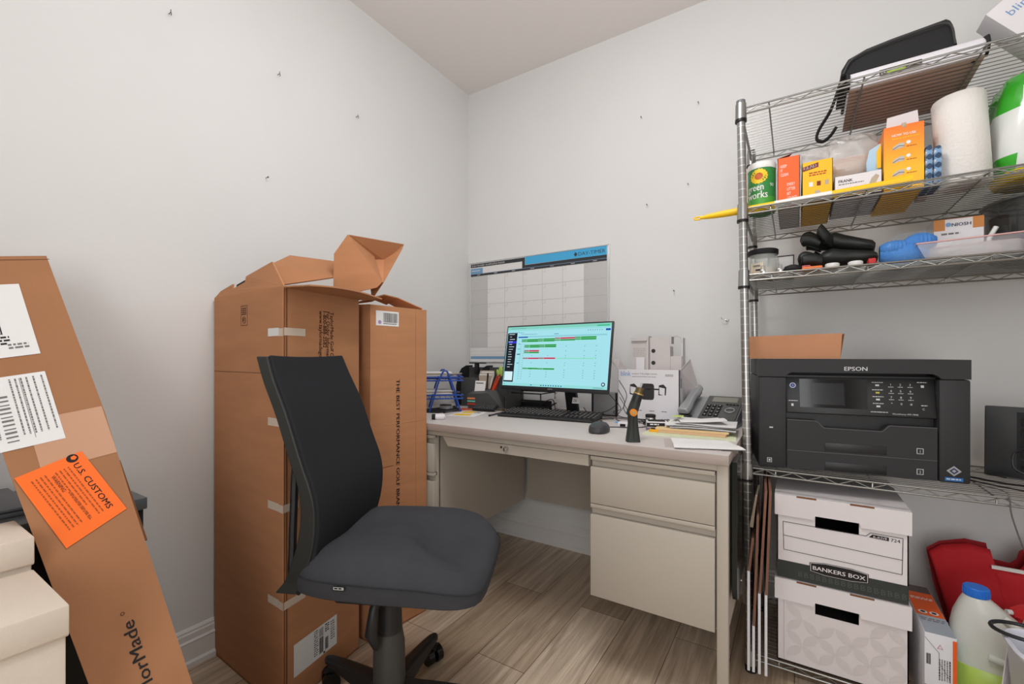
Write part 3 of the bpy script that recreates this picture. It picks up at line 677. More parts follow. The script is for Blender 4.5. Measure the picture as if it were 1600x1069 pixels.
MB().b2((-.0006, .005, .0325), (.0006, .045, .0335), blackm).cyl((-.003, .030, .031), (.003, .030, .031), .006, blackm, 14).build('scroll_wheel', ms)
cable('mouse_cable', 'thin black mouse cable curving away from the mouse', [(-.585, 1.533, DT+.008), (-.60, 1.57, DT+.003), (-.56, 1.60, DT+.002), (-.50, 1.62, DT+.002), (-.46, 1.70, DT+.002), (-.50, 1.78, DT+.002), (-.56, 1.80, DT+.002)], .0018)

# ================================================================== BIT DRIVER
dg = mat('tool_green_black', (46, 50, 46), .6); orr = mat('tool_orange', (232, 138, 30), .5); gold = mat('tool_brass', (196, 160, 96), .35, .5)
tb = thing('cordless_screwdriver', 'black cordless screwdriver with orange button standing on its handle', 'screwdriver', (-.424, 1.365, DT), R(30))
MB().loft([sup(.021, .019, 5, 24, z=0), sup(.020, .018, 4, 24, z=.012), sup(.015, .0155, 3, 24, z=.055), sup(.0145, .0155, 3, 24, z=.080, cx=-.001), sup(.015, .016, 2.5, 24, z=.095, cx=-.001)], dg).b2((-.003, -.0182, .01), (.001, -.0145, .075), black).build('handle', tb)
d_ = Vector((.32, 0, .95)).normalized(); o_ = Vector((-.002, 0, .092))
MB().tube([o_-d_*.012, o_, o_+d_*.03], [.0155, .0165, .0160], dg, 20).tube([o_+d_*.03, o_+d_*.06], [.0155, .0145], black, 20).build('motor_head', tb)
MB().tube([o_+d_*.058, o_+d_*.062], .0152, gold, 20).tube([o_+d_*.062, o_+d_*.078, o_+d_*.08], [.0135, .0120, .009], mat('chuck_dark_brass', (104, 88, 56), .4, .5), 20).tube([o_+d_*.08, o_+d_*.095], .0035, chrome, 8).build('chuck', tb)
MB().cyl((-.003, -.017, .093), (-.003, -.026, .093), .011, orr, 20).cyl((-.003, -.026, .093), (-.003, -.028, .093), .006, gold, 16).build('button', tb)

# ================================================================== CAMERA BOX BEHIND THE TOOL
wb = mat('box_white_card', (228, 224, 226), .55); wb2 = mat('box_inner_white', (206, 198, 196), .75); bl = mat('logo_blue', (120, 158, 200), .6)
bx = thing('camera_carton', 'white retail box for a floodlight camera standing open beside the monitor', 'box', (-.517, 1.92, DT))
bw, bd, bh = .255, .115, .210
mb = MB(); tk = .003
mb.b2((-bw/2, -bd/2, 0), (bw/2, -bd/2+tk, bh), wb).b2((-bw/2, bd/2-tk, 0), (bw/2, bd/2, bh), wb).b2((-bw/2, -bd/2, 0), (-bw/2+tk, bd/2, bh), wb).b2((bw/2-tk, -bd/2, 0), (bw/2, bd/2, bh), wb).b2((-bw/2, -bd/2, 0), (bw/2, bd/2, tk), wb)
FK = frame((-bw/2, -bd/2-.0004, 0), (1, 0, 0), (0, 0, 1)); K2 = FK @ Matrix.Translation((0, 0, .0003))
for q in (0, .0006): mb.text('blink', .030, bl, FK @ Matrix.Translation((.014+q, bh-.028, q*.1)), w=.042)
mb.text('outdoor 4 floodlight camera', .010, inkg, FK @ Matrix.Translation((.062, bh-.021, 0)), w=.105); mb.lines(.063, bh-.029, .1, 1, .004, inkg, FK)
mb.lines(.20, bh-.019, .030, 2, .005, inkg, FK)
cb = mat('print_charcoal', (48, 46, 44), .5)
mb.prism([(x, y) for x, y, _ in sup(.027, .034, 6, 28, .128, bh-.092)], 0, .0003, cb, FK); mb.rect(.114, bh-.082, .144, bh-.080, inkg, K2)
for sg in (-1, 1):
    cx_ = .128+sg*.060
    mb.poly([(cx_-.016, bh-.105, 0), (cx_+.014*1, bh-.112 if sg < 0 else bh-.104, 0), (cx_+.016, bh-.072, 0), (cx_+.004, bh-.060, 0), (cx_-.014, bh-.064, 0)], cb, FK)
    mb.poly([(cx_-.012*1, bh-.100, 0), (cx_+.009, bh-.106, 0), (cx_+.010, bh-.076, 0), (cx_-.012, bh-.072, 0)], wb, K2)
    mb.rect(min(.128+sg*.022, .128+sg*.046), bh-.084, max(.128+sg*.022, .128+sg*.046), bh-.078, cb, FK)
for k in range(3): mb.lines(.085+k*.05, .04, .02, 1, .006, inkg, FK, seed=k)
mb.rect(0, 0, .002, bh, wb2, FK); mb.b2((bw/2+.0002, -.035, bh-.075), (bw/2+.0006, -.010, bh-.035), cb)
mb.build('box_body', bx)
MB().slab([(-bw/2, -bd/2, bh), (-bw/2, bd/2, bh), (-bw/2-.03, bd/2, bh+.045), (-bw/2-.035, -bd/2+.01, bh+.04)], .002, wb2).build('flap', bx)
MB().slab([(bw/2, -bd/2+.01, bh), (bw/2+.035, -bd/2+.03, bh+.045), (bw/2+.060, bd/2-.01, bh-.10), (bw/2+.002, bd/2, bh-.15)], .002, wb2).build('flap', bx)
MB().slab([(-bw/2+.04, bd/2-.02, bh-.01), (bw/2-.01, bd/2-.02, bh-.01), (bw/2-.01, bd/2+.0, bh+.05), (-bw/2+.045, bd/2+.0, bh+.05)][::-1], .002, wb2).build('flap', bx)
ins = thing('packing_insert', 'white die-cut cardboard insert sticking up out of the open camera box', 'packaging', (-.47, 1.915, DT+.006)); mb = MB()
mb.b2((-.045, -.025, 0), (.035, -.022, .338), wb2).b2((-.047, -.025, 0), (-.044, .03, .338), wb2).b2((.035, -.025, 0), (.038, .03, .30), wb2)
mb.b2((.038, -.02, 0), (.085, -.017, .26), wb2).b2((.083, -.02, 0), (.086, .03, .335), wb).tube([(.045, -.018, .335), (.062, -.018, .345), (.080, -.018, .335), (.084, -.018, .315)], .003, wb2, 6)
for z in (.232, .282): mb.cyl((-.030, -.0252, z), (-.030, -.0258, z), .0085, cb, 20)
mb.b2((.042, -.0215, .31), (.052, -.0208, .34), inkg)
mb.build('insert_panel', ins)
MB().b2((-.125, -.020, .0), (-.060, -.016, .335), wb2).b2((-.060, -.026, .0), (-.050, .02, .345), wb2).b2((-.125, -.030, .325), (-.055, -.016, .337), wb2).b2((-.100, -.034, .18), (-.065, -.030, .255), wb).lines(-.118, .295, .055, 5, .008, mat('embossed_line', (186, 178, 176), .8), frame((0, -.0205, 0), (1, 0, 0), (0, 0, 1))).build('folded_panel', ins)

# ================================================================== PHONE
silver = mat('phone_silver', (168, 170, 172), .35, .35); pf = mat('phone_face', (84, 84, 82), .45); lcd = mat('phone_lcd', (138, 138, 126), .3)
ph_ = thing('desk_phone', 'grey office desk phone at the right end of the desk', 'telephone', (-.265, 1.885, DT), R(-6))
PB = T(0, 0, .012, rx=R(24))
MB().loft([[(-.115, -.095, 0), (.095, -.095, 0), (.095, .085, 0), (-.115, .085, 0)], [(-.115, -.095, .022), (.095, -.095, .022), (.095, .085, .100), (-.115, .085, .100)]], silver, smooth=False).build('phone_base', ph_, bevel=.004)
PF = frame((-.038, -.088, .0275), (1, 0, 0), (0, .18, .078))
mb = MB(PF); mb.b2((0, 0, 0), (.130, .185, .004), pf, bev=.002)
mb.b2((.022, .135, .0045), (.112, .172, .0055), lcd).b2((.018, .130, .0035), (.116, .177, .0048), mat('phone_rim', (96, 94, 88), .5)); mb.build('phone_face', ph_)
mb = MB(PF)
for i in range(3):
    for j in range(4): mb.b2((.012+i*.020, .020+j*.024, .004), (.027+i*.020, .036+j*.024, .0075), blackm, bev=.001).rect(.017+i*.020, .026+j*.024, .022+i*.020, .031+j*.024, kc, z=.0080)
mb.tube([(.100+.016*math.cos(t), .070+.016*math.sin(t), .0065) for t in [k*math.pi/12 for k in range(24)]], .0025, silver, 6, closed=True)
for k in range(4): mb.b2((.078+k*.012, .112, .004), (.087+k*.012, .118, .0065), blackm)
mb.build('keypad', ph_)
hs = MB(frame((-.085, -.100, .046), (1, 0, 0), (0, .18, .078)))
hs.loft([[(x*k+.0, y, z) for x, z in ((-.022, 0), (.022, 0), (.024, .010), (.014, .022), (-.014, .022), (-.024, .010))] for y, k, in ((-.004, .8), (.006, 1), (.045, 1), (.075, .8), (.12, .8), (.15, 1), (.198, 1), (.208, .8))], silver, smooth=False)
hs.b2((-.019, .004, -.012), (.019, .042, .001), blackm, bev=.004).b2((-.019, .156, -.012), (.019, .196, .001), blackm, bev=.004)
hs.build('handset', ph_, bevel=.003)
P = []
core = spline([(-.335, 1.795, DT+.035), (-.36, 1.77, DT+.020), (-.42, 1.765, DT+.014), (-.47, 1.74, DT+.012), (-.485, 1.70, DT+.010)], 30)
for i, p in enumerate(core):
    a = i*1.15; P.append((p.x+.003*math.cos(a), p.y+.007*math.cos(a), p.z+.007*math.sin(a)))
o_ = Vector(P[0]); mb = MB(Matrix.Translation(-o_)); mb.tube(P, .0019, blackm, 5); tag(mb.build('coiled_phone_cord'), 'black coiled telephone cord lying behind the folders', 'cord', None, tuple(o_))

# ================================================================== FOLDERS AND PAPERS
man = mat('manila', (226, 200, 150), .75, var=.03); grn = mat('pale_green_folder', (216, 222, 188), .75); pk = mat('manila_pink', (218, 178, 140), .75); pap = mat('sheet_white', (236, 234, 232), .75)
def sheet(name, lab, cat, pts, z, t, m, group=None, curl=None, printed=None):
    c = (sum(p[0] for p in pts)/len(pts), sum(p[1] for p in pts)/len(pts), z); mb = MB(Matrix.Translation((-c[0], -c[1], -c[2])))
    if curl is None: mb.slab([(p[0], p[1], z+t) for p in pts], t, m)
    else:   # quad grid with curl function
        a, b, c_, d = [Vector(p+(0,)) for p in pts]; n = 8; V = []; Fc = []
        for s_ in (1, 0):
            for i in range(n+1):
                for j in range(n+1):
                    u, v = i/n, j/n; q = (a*(1-u)+b*u)*(1-v)+(d*(1-u)+c_*u)*v; V.append((q.x, q.y, z+curl(u, v)+s_*t))
        N2 = (n+1)**2
        for i in range(n):
            for j in range(n):
                k = i*(n+1)+j; Fc.append((k, k+n+1, k+n+2, k+1)); Fc.append((N2+k, N2+k+1, N2+k+n+2, N2+k+n+1))
        mb.add(V, Fc, m, smooth=True)
    if printed:
        F = frame((pts[0][0], pts[0][1], z+t+.0003), (pts[1][0]-pts[0][0], pts[1][1]-pts[0][1], 0), (pts[3][0]-pts[0][0], pts[3][1]-pts[0][1], 0)); printed(mb, F)
    return tag(mb.build(name), lab, cat, group, c)
z = DT+.0003
sheet('file_folder', 'pale green folder at the bottom of the paper pile on the desk', 'folder', [(-.435, 1.500), (-.152, 1.535), (-.175, 1.74), (-.44, 1.70)], z, .005, grn)
sheet('file_folder', 'thick pink-edged manila folder second from the bottom of the paper pile', 'folder', [(-.395, 1.545), (-.185, 1.555), (-.185, 1.73), (-.41, 1.715)], z+.0055, .007, pk)
sheet('file_folder', 'pale manila folder near the top of the paper pile on the desk', 'folder', [(-.405, 1.552), (-.178, 1.575), (-.19, 1.745), (-.42, 1.722)], z+.013, .006, man)
sheet('paper_sheet', 'white sheet lying loosely on the manila folders near the post', 'paper', [(-.36, 1.565), (-.158, 1.585), (-.175, 1.73), (-.385, 1.735)], z+.0195, .003, pap, curl=lambda u, v: .002*math.sin(4*u))
sheet('paper_sheet', 'top white sheet with crooked corner on the paper pile beside the phone', 'paper', [(-.33, 1.60), (-.19, 1.655), (-.235, 1.76), (-.375, 1.70)], z+.037, .0012, pap, curl=lambda u, v: .008*u*u+.004*math.sin(5*v),
      printed=lambda mb, F: None)
for k, (lab_, pts_) in enumerate((('creased white sheet in the middle of the loose papers on the folders', [(-.375, 1.575), (-.165, 1.605), (-.180, 1.745), (-.395, 1.735)]), ('white letter sheet lying askew just under the top crooked sheet', [(-.35, 1.60), (-.160, 1.60), (-.170, 1.755), (-.36, 1.765)]))):
    sheet('paper_sheet', lab_, 'paper', pts_, z+.0245+.005*k, .003, pap, curl=lambda u, v: .002*math.sin(5*u+k)+.001*v)
sheet('sticky_note', 'small lime green note on the paper pile in front of the phone cord', 'note', [(-.375, 1.668), (-.335, 1.675), (-.345, 1.72), (-.378, 1.71)], z+.046, .0008, mat('lime_note', (206, 226, 120), .7))
sheet('paper_sheet', 'folded white sheet nearest the desk edge, its right tip past the shelving post', 'paper', [(-.290, 1.318), (-.112, 1.378), (-.172, 1.50), (-.335, 1.475)], z+.003, .0012, pap, curl=lambda u, v: .002*math.sin(6*v)+.002*u)
sheet('pamphlet', 'grey and green printed leaflet under the folded sheet at the desk edge', 'leaflet', [(-.318, 1.330), (-.17, 1.350), (-.20, 1.47), (-.355, 1.465)], z, .0018, mat('leaflet_grey', (188, 176, 172), .6))

# ================================================================== SMALL THINGS RIGHT OF THE MONITOR
sheet('blue_note', 'small blue note on the desk between the mouse and the camera box', 'note', [(-.60, 1.70), (-.545, 1.715), (-.56, 1.765), (-.615, 1.75)], z, .0008, mat('note_blue', (110, 172, 226), .7))
sheet('blue_note', 'pale blue sheet in front of the camera box beside the phone cord', 'note', [(-.47, 1.79), (-.40, 1.80), (-.41, 1.85), (-.48, 1.84)], z, .0008, mat('note_pale_blue', (160, 196, 226), .7))
t = thing('small_white_box', 'tiny white cardboard box with a printed square left of the screwdriver', 'box', (-.538, 1.625, DT+.0003), R(8)); MB().b2((-.020, -.016, 0), (.020, .016, .020), wb, bev=.001).build('box_body', t); mb = MB(); mb.rect(-.012, .004, .008, .014, ink, frame((0, -.0165, 0), (1, 0, 0), (0, 0, 1))); mb.build('printed_label', t)
t = thing('small_black_box', 'small black and white product box right behind the screwdriver', 'box', (-.412, 1.62, DT+.0003), R(20))
MB().b2((-.040, -.028, 0), (.040, .028, .012), mat('purple_card', (126, 112, 136), .6), bev=.001).build('lower_tray', t); MB().b2((-.040, -.026, .0123), (.030, .022, .034), wb, bev=.001).build('box_body', t)
mb = MB(); mb.b2((-.041, -.0275, .016), (.020, -.0262, .030), blackm).lines(-.030, .027, .03, 1, .008, white, frame((0, -.0280, 0), (1, 0, 0), (0, 0, 1))); mb.b2((-.035, -.02, .0342), (.022, .016, .0365), blackm).build('black_sleeve', t)
t = tag(MB().b2((-.016, -.012, 0), (.016, .012, .014), mat('yellow_plastic', (240, 170, 30), .5), bev=.003).b2((-.010, -.006, .0142), (.004, .006, .018), black).build('tape_measure'), 'small yellow plastic gadget at the foot of the screwdriver', 'gadget', None, (-.408, 1.555, DT+.0003))
t = thing('metal_canister', 'small round silver and black tin standing behind the screwdriver', 'tin', (-.455, 1.68, DT+.0003)); MB().lathe([(.018, 0), (.0185, .002), (.0185, .036), (.017, .038)], chrome, 24).build('tin_body', t); MB().lathe([(.0188, .038), (.0188, .046), (.016, .048)], blackm, 24).build('tin_lid', t)
for i, pts in enumerate(([(-.62, 1.80, .86), (-.60, 1.82, .80), (-.63, 1.80, .745), (-.58, 1.74, .738), (-.50, 1.75, .738), (-.47, 1.80, .738)],
                         [(-.625, 1.82, .90), (-.595, 1.83, .84), (-.60, 1.81, .78), (-.55, 1.79, .740), (-.52, 1.84, .738), (-.60, 1.79, .742), (-.70, 1.84, .738)],
                         [(-.66, 1.80, .84), (-.62, 1.83, .78), (-.66, 1.85, .76), (-.61, 1.82, .745), (-.55, 1.83, .742), (-.50, 1.77, .738)],
                         [(-.615, 1.80, .83), (-.57, 1.79, .77), (-.52, 1.76, .738), (-.45, 1.72, .738)],
                         [(-.63, 1.83, .80), (-.68, 1.82, .765), (-.73, 1.80, .755), (-.78, 1.78, .738), (-.70, 1.77, .738), (-.64, 1.80, .738)])):
    cable('monitor_cable', ('thin black cable drooping behind the right edge of the monitor', 'black cable looping from high behind the monitor onto the desk', 'black cable in a knot beside the camera box base', 'straight black cable slanting down in front of the camera box', 'black cable running left under the monitor edge')[i], pts, .0014, blackm, 'cables beside the monitor')
cable('power_cable', 'black cable lying on the desk below the monitor at the left', [(-.98, 1.86, DT+.002), (-.95, 1.82, DT+.03), (-.93, 1.84, DT+.05), (-1.0, 1.83, DT+.02), (-1.03, 1.86, DT+.03), (-.97, 1.88, DT+.06), (-.92, 1.83, DT+.002), (-.83, 1.79, DT+.003)], .0022, blackm, 'cables under the monitor')
cable('power_cable', 'black cable looping behind the monitor stand at the right', [(-.82, 1.90, DT+.03), (-.78, 1.86, DT+.012), (-.72, 1.83, DT+.003), (-.70, 1.79, DT+.003), (-.76, 1.775, DT+.003), (-.80, 1.79, DT+.003)], .0018, blackm, 'cables under the monitor')

# ================================================================== BEHIND / LEFT OF THE MONITOR
def wirebox(name, lab, cat, loc, w, d, h, m, r=.003, slats=True, rz=0, solid=False):
    t = thing(name, lab, cat, loc, rz); mb = MB()
    for x in (-w/2, w/2):
        for y in (-d/2, d/2): mb.cyl((x, y, 0), (x, y, h), r, m, 8)
    for z in (r, h): mb.tube([(-w/2, -d/2, z), (w/2, -d/2, z), (w/2, d/2, z), (-w/2, d/2, z)], r, m, 6, closed=True)
    mb.build('wire_frame', t)
    if slats: MB().b2((-w/2, -d/2, .004), (w/2, d/2, .007), m).b2((-w/2, d/2-.002, 0), (w/2, d/2, h*.45), m).tube([(-w*.1, -d/2, .004), (-w*.1, -d/2, h*.55), (w/2, -d/2, h*.55)], r, m, 6).build('mesh_panel', t)
    return t
wirebox('desk_tray', 'black wire mesh desk tray under the left part of the monitor', 'tray', (-1.12, 1.93, DT), .20, .15, .085, blackm)
t = thing('speaker_box', 'small dark edged grey box under the right end of the monitor', 'box', (-.715, 1.93, DT)); MB().b2((-.055, -.04, 0), (.055, .05, .10), mat('router_grey', (150, 148, 150), .5), bev=.002).build('box_body', t)
MB().b2((-.059, -.046, 0), (-.052, -.040, .104), blackm).b2((-.059, -.046, 0), (.059, -.040, .006), blackm).b2((.052, -.046, 0), (.059, -.040, .104), blackm).build('front_frame', t)
t = thing('power_adapter', 'white plug adapter with cord behind the monitor stand at the left', 'adapter', (-1.005, 1.985, DT)); MB().b2((-.018, -.014, 0), (.018, .014, .052), wb, bev=.004).build('adapter_body', t); MB().tube([(0, 0, .052), (0, -.01, .075), (.02, -.02, .09)], .003, wb, 8).build('cord_stub', t)
# file sorter + pen holder
grm = mat('organiser_grey', (74, 74, 74), .6); 
t = thing('desk_organizer', 'black metal desk organiser with curved sides standing left of the monitor', 'organizer', (-1.415, 1.955, DT), R(8))
cv = [(-.09, 0), (.09, 0), (.09, .215), (.02, .215), (-.03, .20), (-.065, .165), (-.085, .11)]
for x, lb_ in ((-.135, 0), (-.005, 0)):
    mb = MB(frame((x, 0, 0), (0, 1, 0), (0, 0, 1))); mb.prism(cv, 0, .003, blackm); mb.build('side_panel', t)
MB().b2((-.135, .05, 0), (.20, .053, .205), grm).b2((-.135, -.085, 0), (.20, .053, .003), grm).b2((.198, -.085, 0), (.201, .053, .16), grm).build('back_panel', t)
for k in range(3): MB().b2((-.13, -.04+k*.03, .003), (-.008, -.038+k*.03, .15-.0*k), grm).build('divider', t)
t = thing('tape_dispenser', 'black flat-topped stapler stand poking up over the black organiser', 'stapler', (-1.475, 1.955, DT+.17)); MB().b2((-.010, -.010, 0), (.010, .012, .055), blackm, bev=.003).build('neck', t); MB().b2((-.045, -.012, .055), (.055, .014, .062), black, bev=.002).build('top_arm', t)
t = thing('pen_holder', 'grey divided pen holder with pens and cards left of the monitor', 'pen holder', (-1.285, 1.835, DT), R(6)); 
MB().loft([[(-.115, -.05, 0), (.10, -.05, 0), (.10, .05, 0), (-.115, .05, 0)], [(-.115, -.055, .075), (.0, -.05, .085), (.02, .0, .10), (-.115, .05, .10)]], grm, smooth=False).b2((.0, .045, .0), (.10, .05, .165), grm).b2((.098, -.05, 0), (.101, .05, .13), grm).build('holder_body', t, bevel=.002)
MB().b2((-.115, -.0555, .022), (-.07, -.0525, .030), mat('stripe_red', (188, 66, 50), .6)).b2((-.115, -.0560, .036), (-.07, -.0530, .044), mat('stripe_teal', (110, 190, 170), .6)).b2((-.115, -.0565, .050), (-.07, -.0535, .058), mat('stripe_orange', (226, 140, 90), .6)).build('colour_stripe', t)
pens = [((-1.300, 1.835), (.055, -.01, .12), (60, 40, 36), 'thin black pen leaning in the pen holder'), ((-1.288, 1.83), (.060, -.012, .115), (214, 70, 40), 'bright red orange pen in the pen holder, leaning right'), ((-1.280, 1.85), (.045, 0, .13), (190, 60, 60), 'dark red pen standing highest in the pen holder'),
        ((-1.310, 1.845), (.03, 0, .12), (230, 220, 214), 'white pen standing in the pen holder'), ((-1.278, 1.825), (.068, -.02, .10), (226, 84, 40), 'orange red pen lowest and furthest right in the pen holder'), ((-1.325, 1.84), (.010, 0, .12), (30, 30, 34), 'black pen standing upright in the pen holder')]
for (x, y), d_, c, lb_ in pens:
    d_ = Vector(d_); l = d_.length; t = thing('pen', lb_, 'pen', (x, y, DT+.088), group='pens in the pen holder'); pm = mat('pen_%d_%d_%d' % c, c, .4); dn_ = d_.normalized()
    MB().tube([(0, 0, 0), dn_*.070], .0042, pm, 10).build('barrel', t); MB().tube([dn_*.070, dn_*.092], [.0046, .0040], blackm if c[0] < 150 else pm, 10).tube([dn_*.072+Vector((0, -.006, 0)), dn_*.09+Vector((0, -.006, 0))], .001, chrome, 6).build('cap', t)
bg = mat('kraft_beige', (188, 172, 152), .8)
for i in range(5):
    tag(MB().b2((-.045, -.0015, 0), (.045, .0015, .13-.006*i), bg if i % 2 == 0 else pap).build('index_card'), ['tallest beige card in the desk organiser', 'white card behind the front beige card in the organiser', 'middle beige card in the desk organiser', 'second white card in the desk organiser', 'shortest beige card at the front of the organiser'][i], 'card', 'cards in the organiser', (-1.375+.003*i, 1.915-.007*i, DT+.060))
tag(MB(T(rx=R(-10))).b2((-.032, -.001, 0), (.032, .001, .055), pap).b2((-.026, -.0014, .040), (.020, -.0009, .046), inkg).build('name_card'), 'white printed card propped in front of the beige cards', 'card', None, (-1.352, 1.815, DT+.086), R(0))
lf = mat('leaf_green', (176, 204, 96), .6); t = thing('green_ornament', 'light green leafy desk ornament peeking out left of the monitor', 'ornament', (-1.318, 1.975, DT)); MB().cyl((0, 0, 0), (0, 0, .13), .012, grm, 14).build('stem', t)
for k, (dx, dz, rz_) in enumerate(((-.035, .195, -.6), (-.015, .215, -.25), (.012, .212, .1), (.035, .19, .5), (-.005, .175, 0))):
    MB().loft([[(dx*s_+.012*w_*math.cos(a), .006*math.sin(a)*w_, .12+(dz-.12)*s_) for a in [q*math.pi/4 for q in range(8)]] for s_, w_ in ((0, .5), (.4, 1.3), (.8, 1.2), (1, .3))], lf).build('leaf', t)
# blue two tier letter rack
blu = mat('blue_wire', (38, 74, 160), .4)
rk = thing('letter_rack', 'blue two-tier wire letter rack at the left end of the desk', 'letter rack', (-1.395, 1.600, DT), R(44)); 
for y in (-.004, .20):
    MB().tube(spline([(-.072, y-.0, .003), (-.035, y, .13), (-.012, y, .188), (0, y, .196), (.012, y, .188), (.035, y, .13), (.072, y, .003)], 6), .0042, blu, 8).build('a_frame', rk)
for zt in (.065, .150):
    mb = MB(); x0, x1, y0, y1 = -.125, .085, 0, .20
    for zz in (zt, zt+.016): mb.tube([(x0, y0, zz), (x1, y0, zz), (x1, y1, zz), (x0, y1, zz)], .0035, blu, 6, closed=True)
    for k in range(9): mb.cyl((x0+(x1-x0)*k/8, y0, zt), (x0+(x1-x0)*k/8, y1, zt), .0015, blu, 6)
    mb.build('tray', rk)
for i, (px_, py_, pz, lb_) in enumerate(((-.10, .02, .172, 'white papers in the top tier of the blue rack'), (-.10, .03, .085, 'stack of papers in the lower tier of the blue rack'))):
    v = Matrix.Translation((-1.395, 1.600, DT)) @ Matrix.Rotation(R(44), 4, 'Z'); MBx = MB()
    for k in range(3): MBx.b2((-.0, -.0, k*.006), (.155-.01*k, .15, k*.006+.004), pap if k != 1 else bg)
    p = v @ Vector((px_, py_, pz)); tag(MBx.build('paper_stack'), lb_, 'papers', None, tuple(p), R(44+2*i))
v = Matrix.Translation((-1.395, 1.600, DT)) @ Matrix.Rotation(R(44), 4, 'Z')
for i, (x, y, z_, d_, lb_) in enumerate(((.0, .03, .171, (.09, .02, .012), 'silver pen sticking out of the top tier of the blue rack'), (.02, .06, .086, (.08, -.01, .006), 'grey marker lying in the lower tier of the blue rack'))):
    p = v @ Vector((x, y, z_)); tag(MB().tube([(0, 0, .004), d_], .0045, chrome if i == 0 else grm, 10).tube([Vector(d_), Vector(d_)*1.12], [.004, .001], blackm, 10).build('pen'), lb_, 'pen', None, tuple(p))
for i, (x, y, w_, c, lb_) in enumerate(((-1.475, 1.70, .055, (196, 196, 200), 'small clear box of clips lying behind the blue rack'), (-1.36, 1.80, .05, (150, 150, 146), 'grey stapler lying between the blue rack and the pen holder'))):
    t = thing('clip_box' if i == 0 else 'mini_stapler', lb_, 'box' if i == 0 else 'stapler', (x, y, DT)); MB().b2((-w_/2, -.02, 0), (w_/2, .02, .018), mat('gadget_%d' % i, c, .4), bev=.002).build('body', t); MB().b2((-w_/2, -.018, .0185), (w_/2-.006, .018, .024), grm, bev=.002).build('lid', t)
# flat things at the front left of the desktop
yel = mat('yellow_print', (246, 204, 50), .6)
def flyer(mb, F): mb.rect(.02, .02, .10, .075, yel, F); mb.rect(.03, .10, .085, .17, yel, F); mb.lines(.09, .15, .03, 6, .008, inkg, F)
sheet('printed_flyer', 'white flyer with yellow patches on the desk in front of the pen holder', 'flyer', [(-1.31, 1.510), (-1.185, 1.550), (-1.225, 1.700), (-1.345, 1.68)], z, .0012, pap, printed=flyer)
sheet('red_envelope', 'red and orange paper lying behind the yellow-patched flyer', 'paper', [(-1.42, 1.66), (-1.33, 1.735), (-1.345, 1.80), (-1.45, 1.76)], z, .002, mat('red_paper', (214, 96, 70), .65))
sheet('black_folder', 'black folder lying flat under the blue letter rack', 'folder', [(-1.56, 1.50), (-1.40, 1.56), (-1.36, 1.68), (-1.52, 1.82)], z, .004, blackm)
t = thing('calculator', 'small black calculator in front of the grey pen holder', 'calculator', (-1.262, 1.745, DT+.0145), R(8), None, R(22)); MB().b2((-.060, -.030, 0), (.060, .018, .010), blackm, bev=.002).build('calculator_body', t); mb = MB()
for i in range(8):
    for j in range(3): mb.b2((-.055+i*.0138, -.026+j*.0135, .010), (-.045+i*.0138, -.017+j*.0135, .013), grm)
mb.build('buttons', t)
t = thing('key_bunch', 'bunch of metal keys beside the black calculator', 'keys', (-1.165, 1.79, DT)); br_ = mat('brass_key', (150, 128, 90), .4, .8)
MB().tube([(.012*math.cos(a), .012*math.sin(a), .006) for a in [k*math.pi/8 for k in range(16)]], .0012, chrome, 6, closed=True).build('key_ring', t)
for k in range(5):
    a = k*1.15; M = T(.012*math.cos(a), .012*math.sin(a), .002+.0025*k, rz=a); MB(M).prism([(x, y) for x, y, _ in sup(.011, .010, 2, 16, .008)], 0, .002, br_).b2((.018, -.003, 0), (.044, .003, .002), br_).build('key', t)
t = thing('tape_roll', 'white round-ended eraser holder with black end at the desk front left', 'desk accessory', (-1.268, 1.395, DT), R(35)); MB(Matrix.Scale(.68, 4)).tube([(0, 0, .018), (.03, 0, .018), (.052, 0, .018), (.060, 0, .018)], [.018, .019, .018, .009], wb, 24).build('white_body', t); MB(Matrix.Scale(.68, 4)).tube([(-.022, 0, .018), (-.001, 0, .018)], [.017, .0175], blackm, 24).build('black_end', t)
for nm, lb_, a, b in (('pen', 'black and grey pen lying left of the yellow-patched flyer', (-1.375, 1.575), (-1.385, 1.70)), ('pen', 'black pen lying at the left end of the keyboard', (-1.135, 1.60), (-1.145, 1.71))):
    A_ = Vector((*a, DT+.0045)); B_ = Vector((*b, DT+.0045)); t = thing(nm, lb_, 'pen', tuple(A_)); d_ = B_-A_
    MB().tube([Vector((0, 0, 0)), d_*.8], .004, grm, 10).build('barrel', t); MB().tube([d_*.8, d_], [.004, .0015], blackm, 10).tube([-d_*.06, Vector((0, 0, 0))], .0044, blackm, 10).build('tip', t)

# ================================================================== TOP SHELF
Z1, Z2, Z3, Z4, Z5 = [z+.0006 for z in SHZ]
def FR(x=0, y=0, z=0): return frame((x, y, z), (1, 0, 0), (0, 0, 1))      # a frame on a face that looks to -Y
tanb = mat('tan_board', (188, 164, 152), .8); casew = mat('case_white', (226, 222, 226), .45)
t = thing('binder_case', 'flat white case with black corners and tan underside on the top shelf', 'case', (.286, 1.82, Z1), R(-1))
MB().b2((-.145, -.145, .0), (.145, .145, .004), tanb).build('base_board', t)
mb = MB(); mb.loft([[(-.143, -.150, .004), (.143, -.150, .004), (.143, .14, .004), (-.143, .14, .004)], [(-.143, -.158, .020), (.143, -.158, .020), (.143, .14, .020), (-.143, .14, .020)], [(-.143, -.154, .040), (.143, -.154, .040), (.143, .14, .040), (-.143, .14, .040)], [(-.143, -.14, .053), (.143, -.14, .053), (.143, .14, .053), (-.143, .14, .053)]], casew)
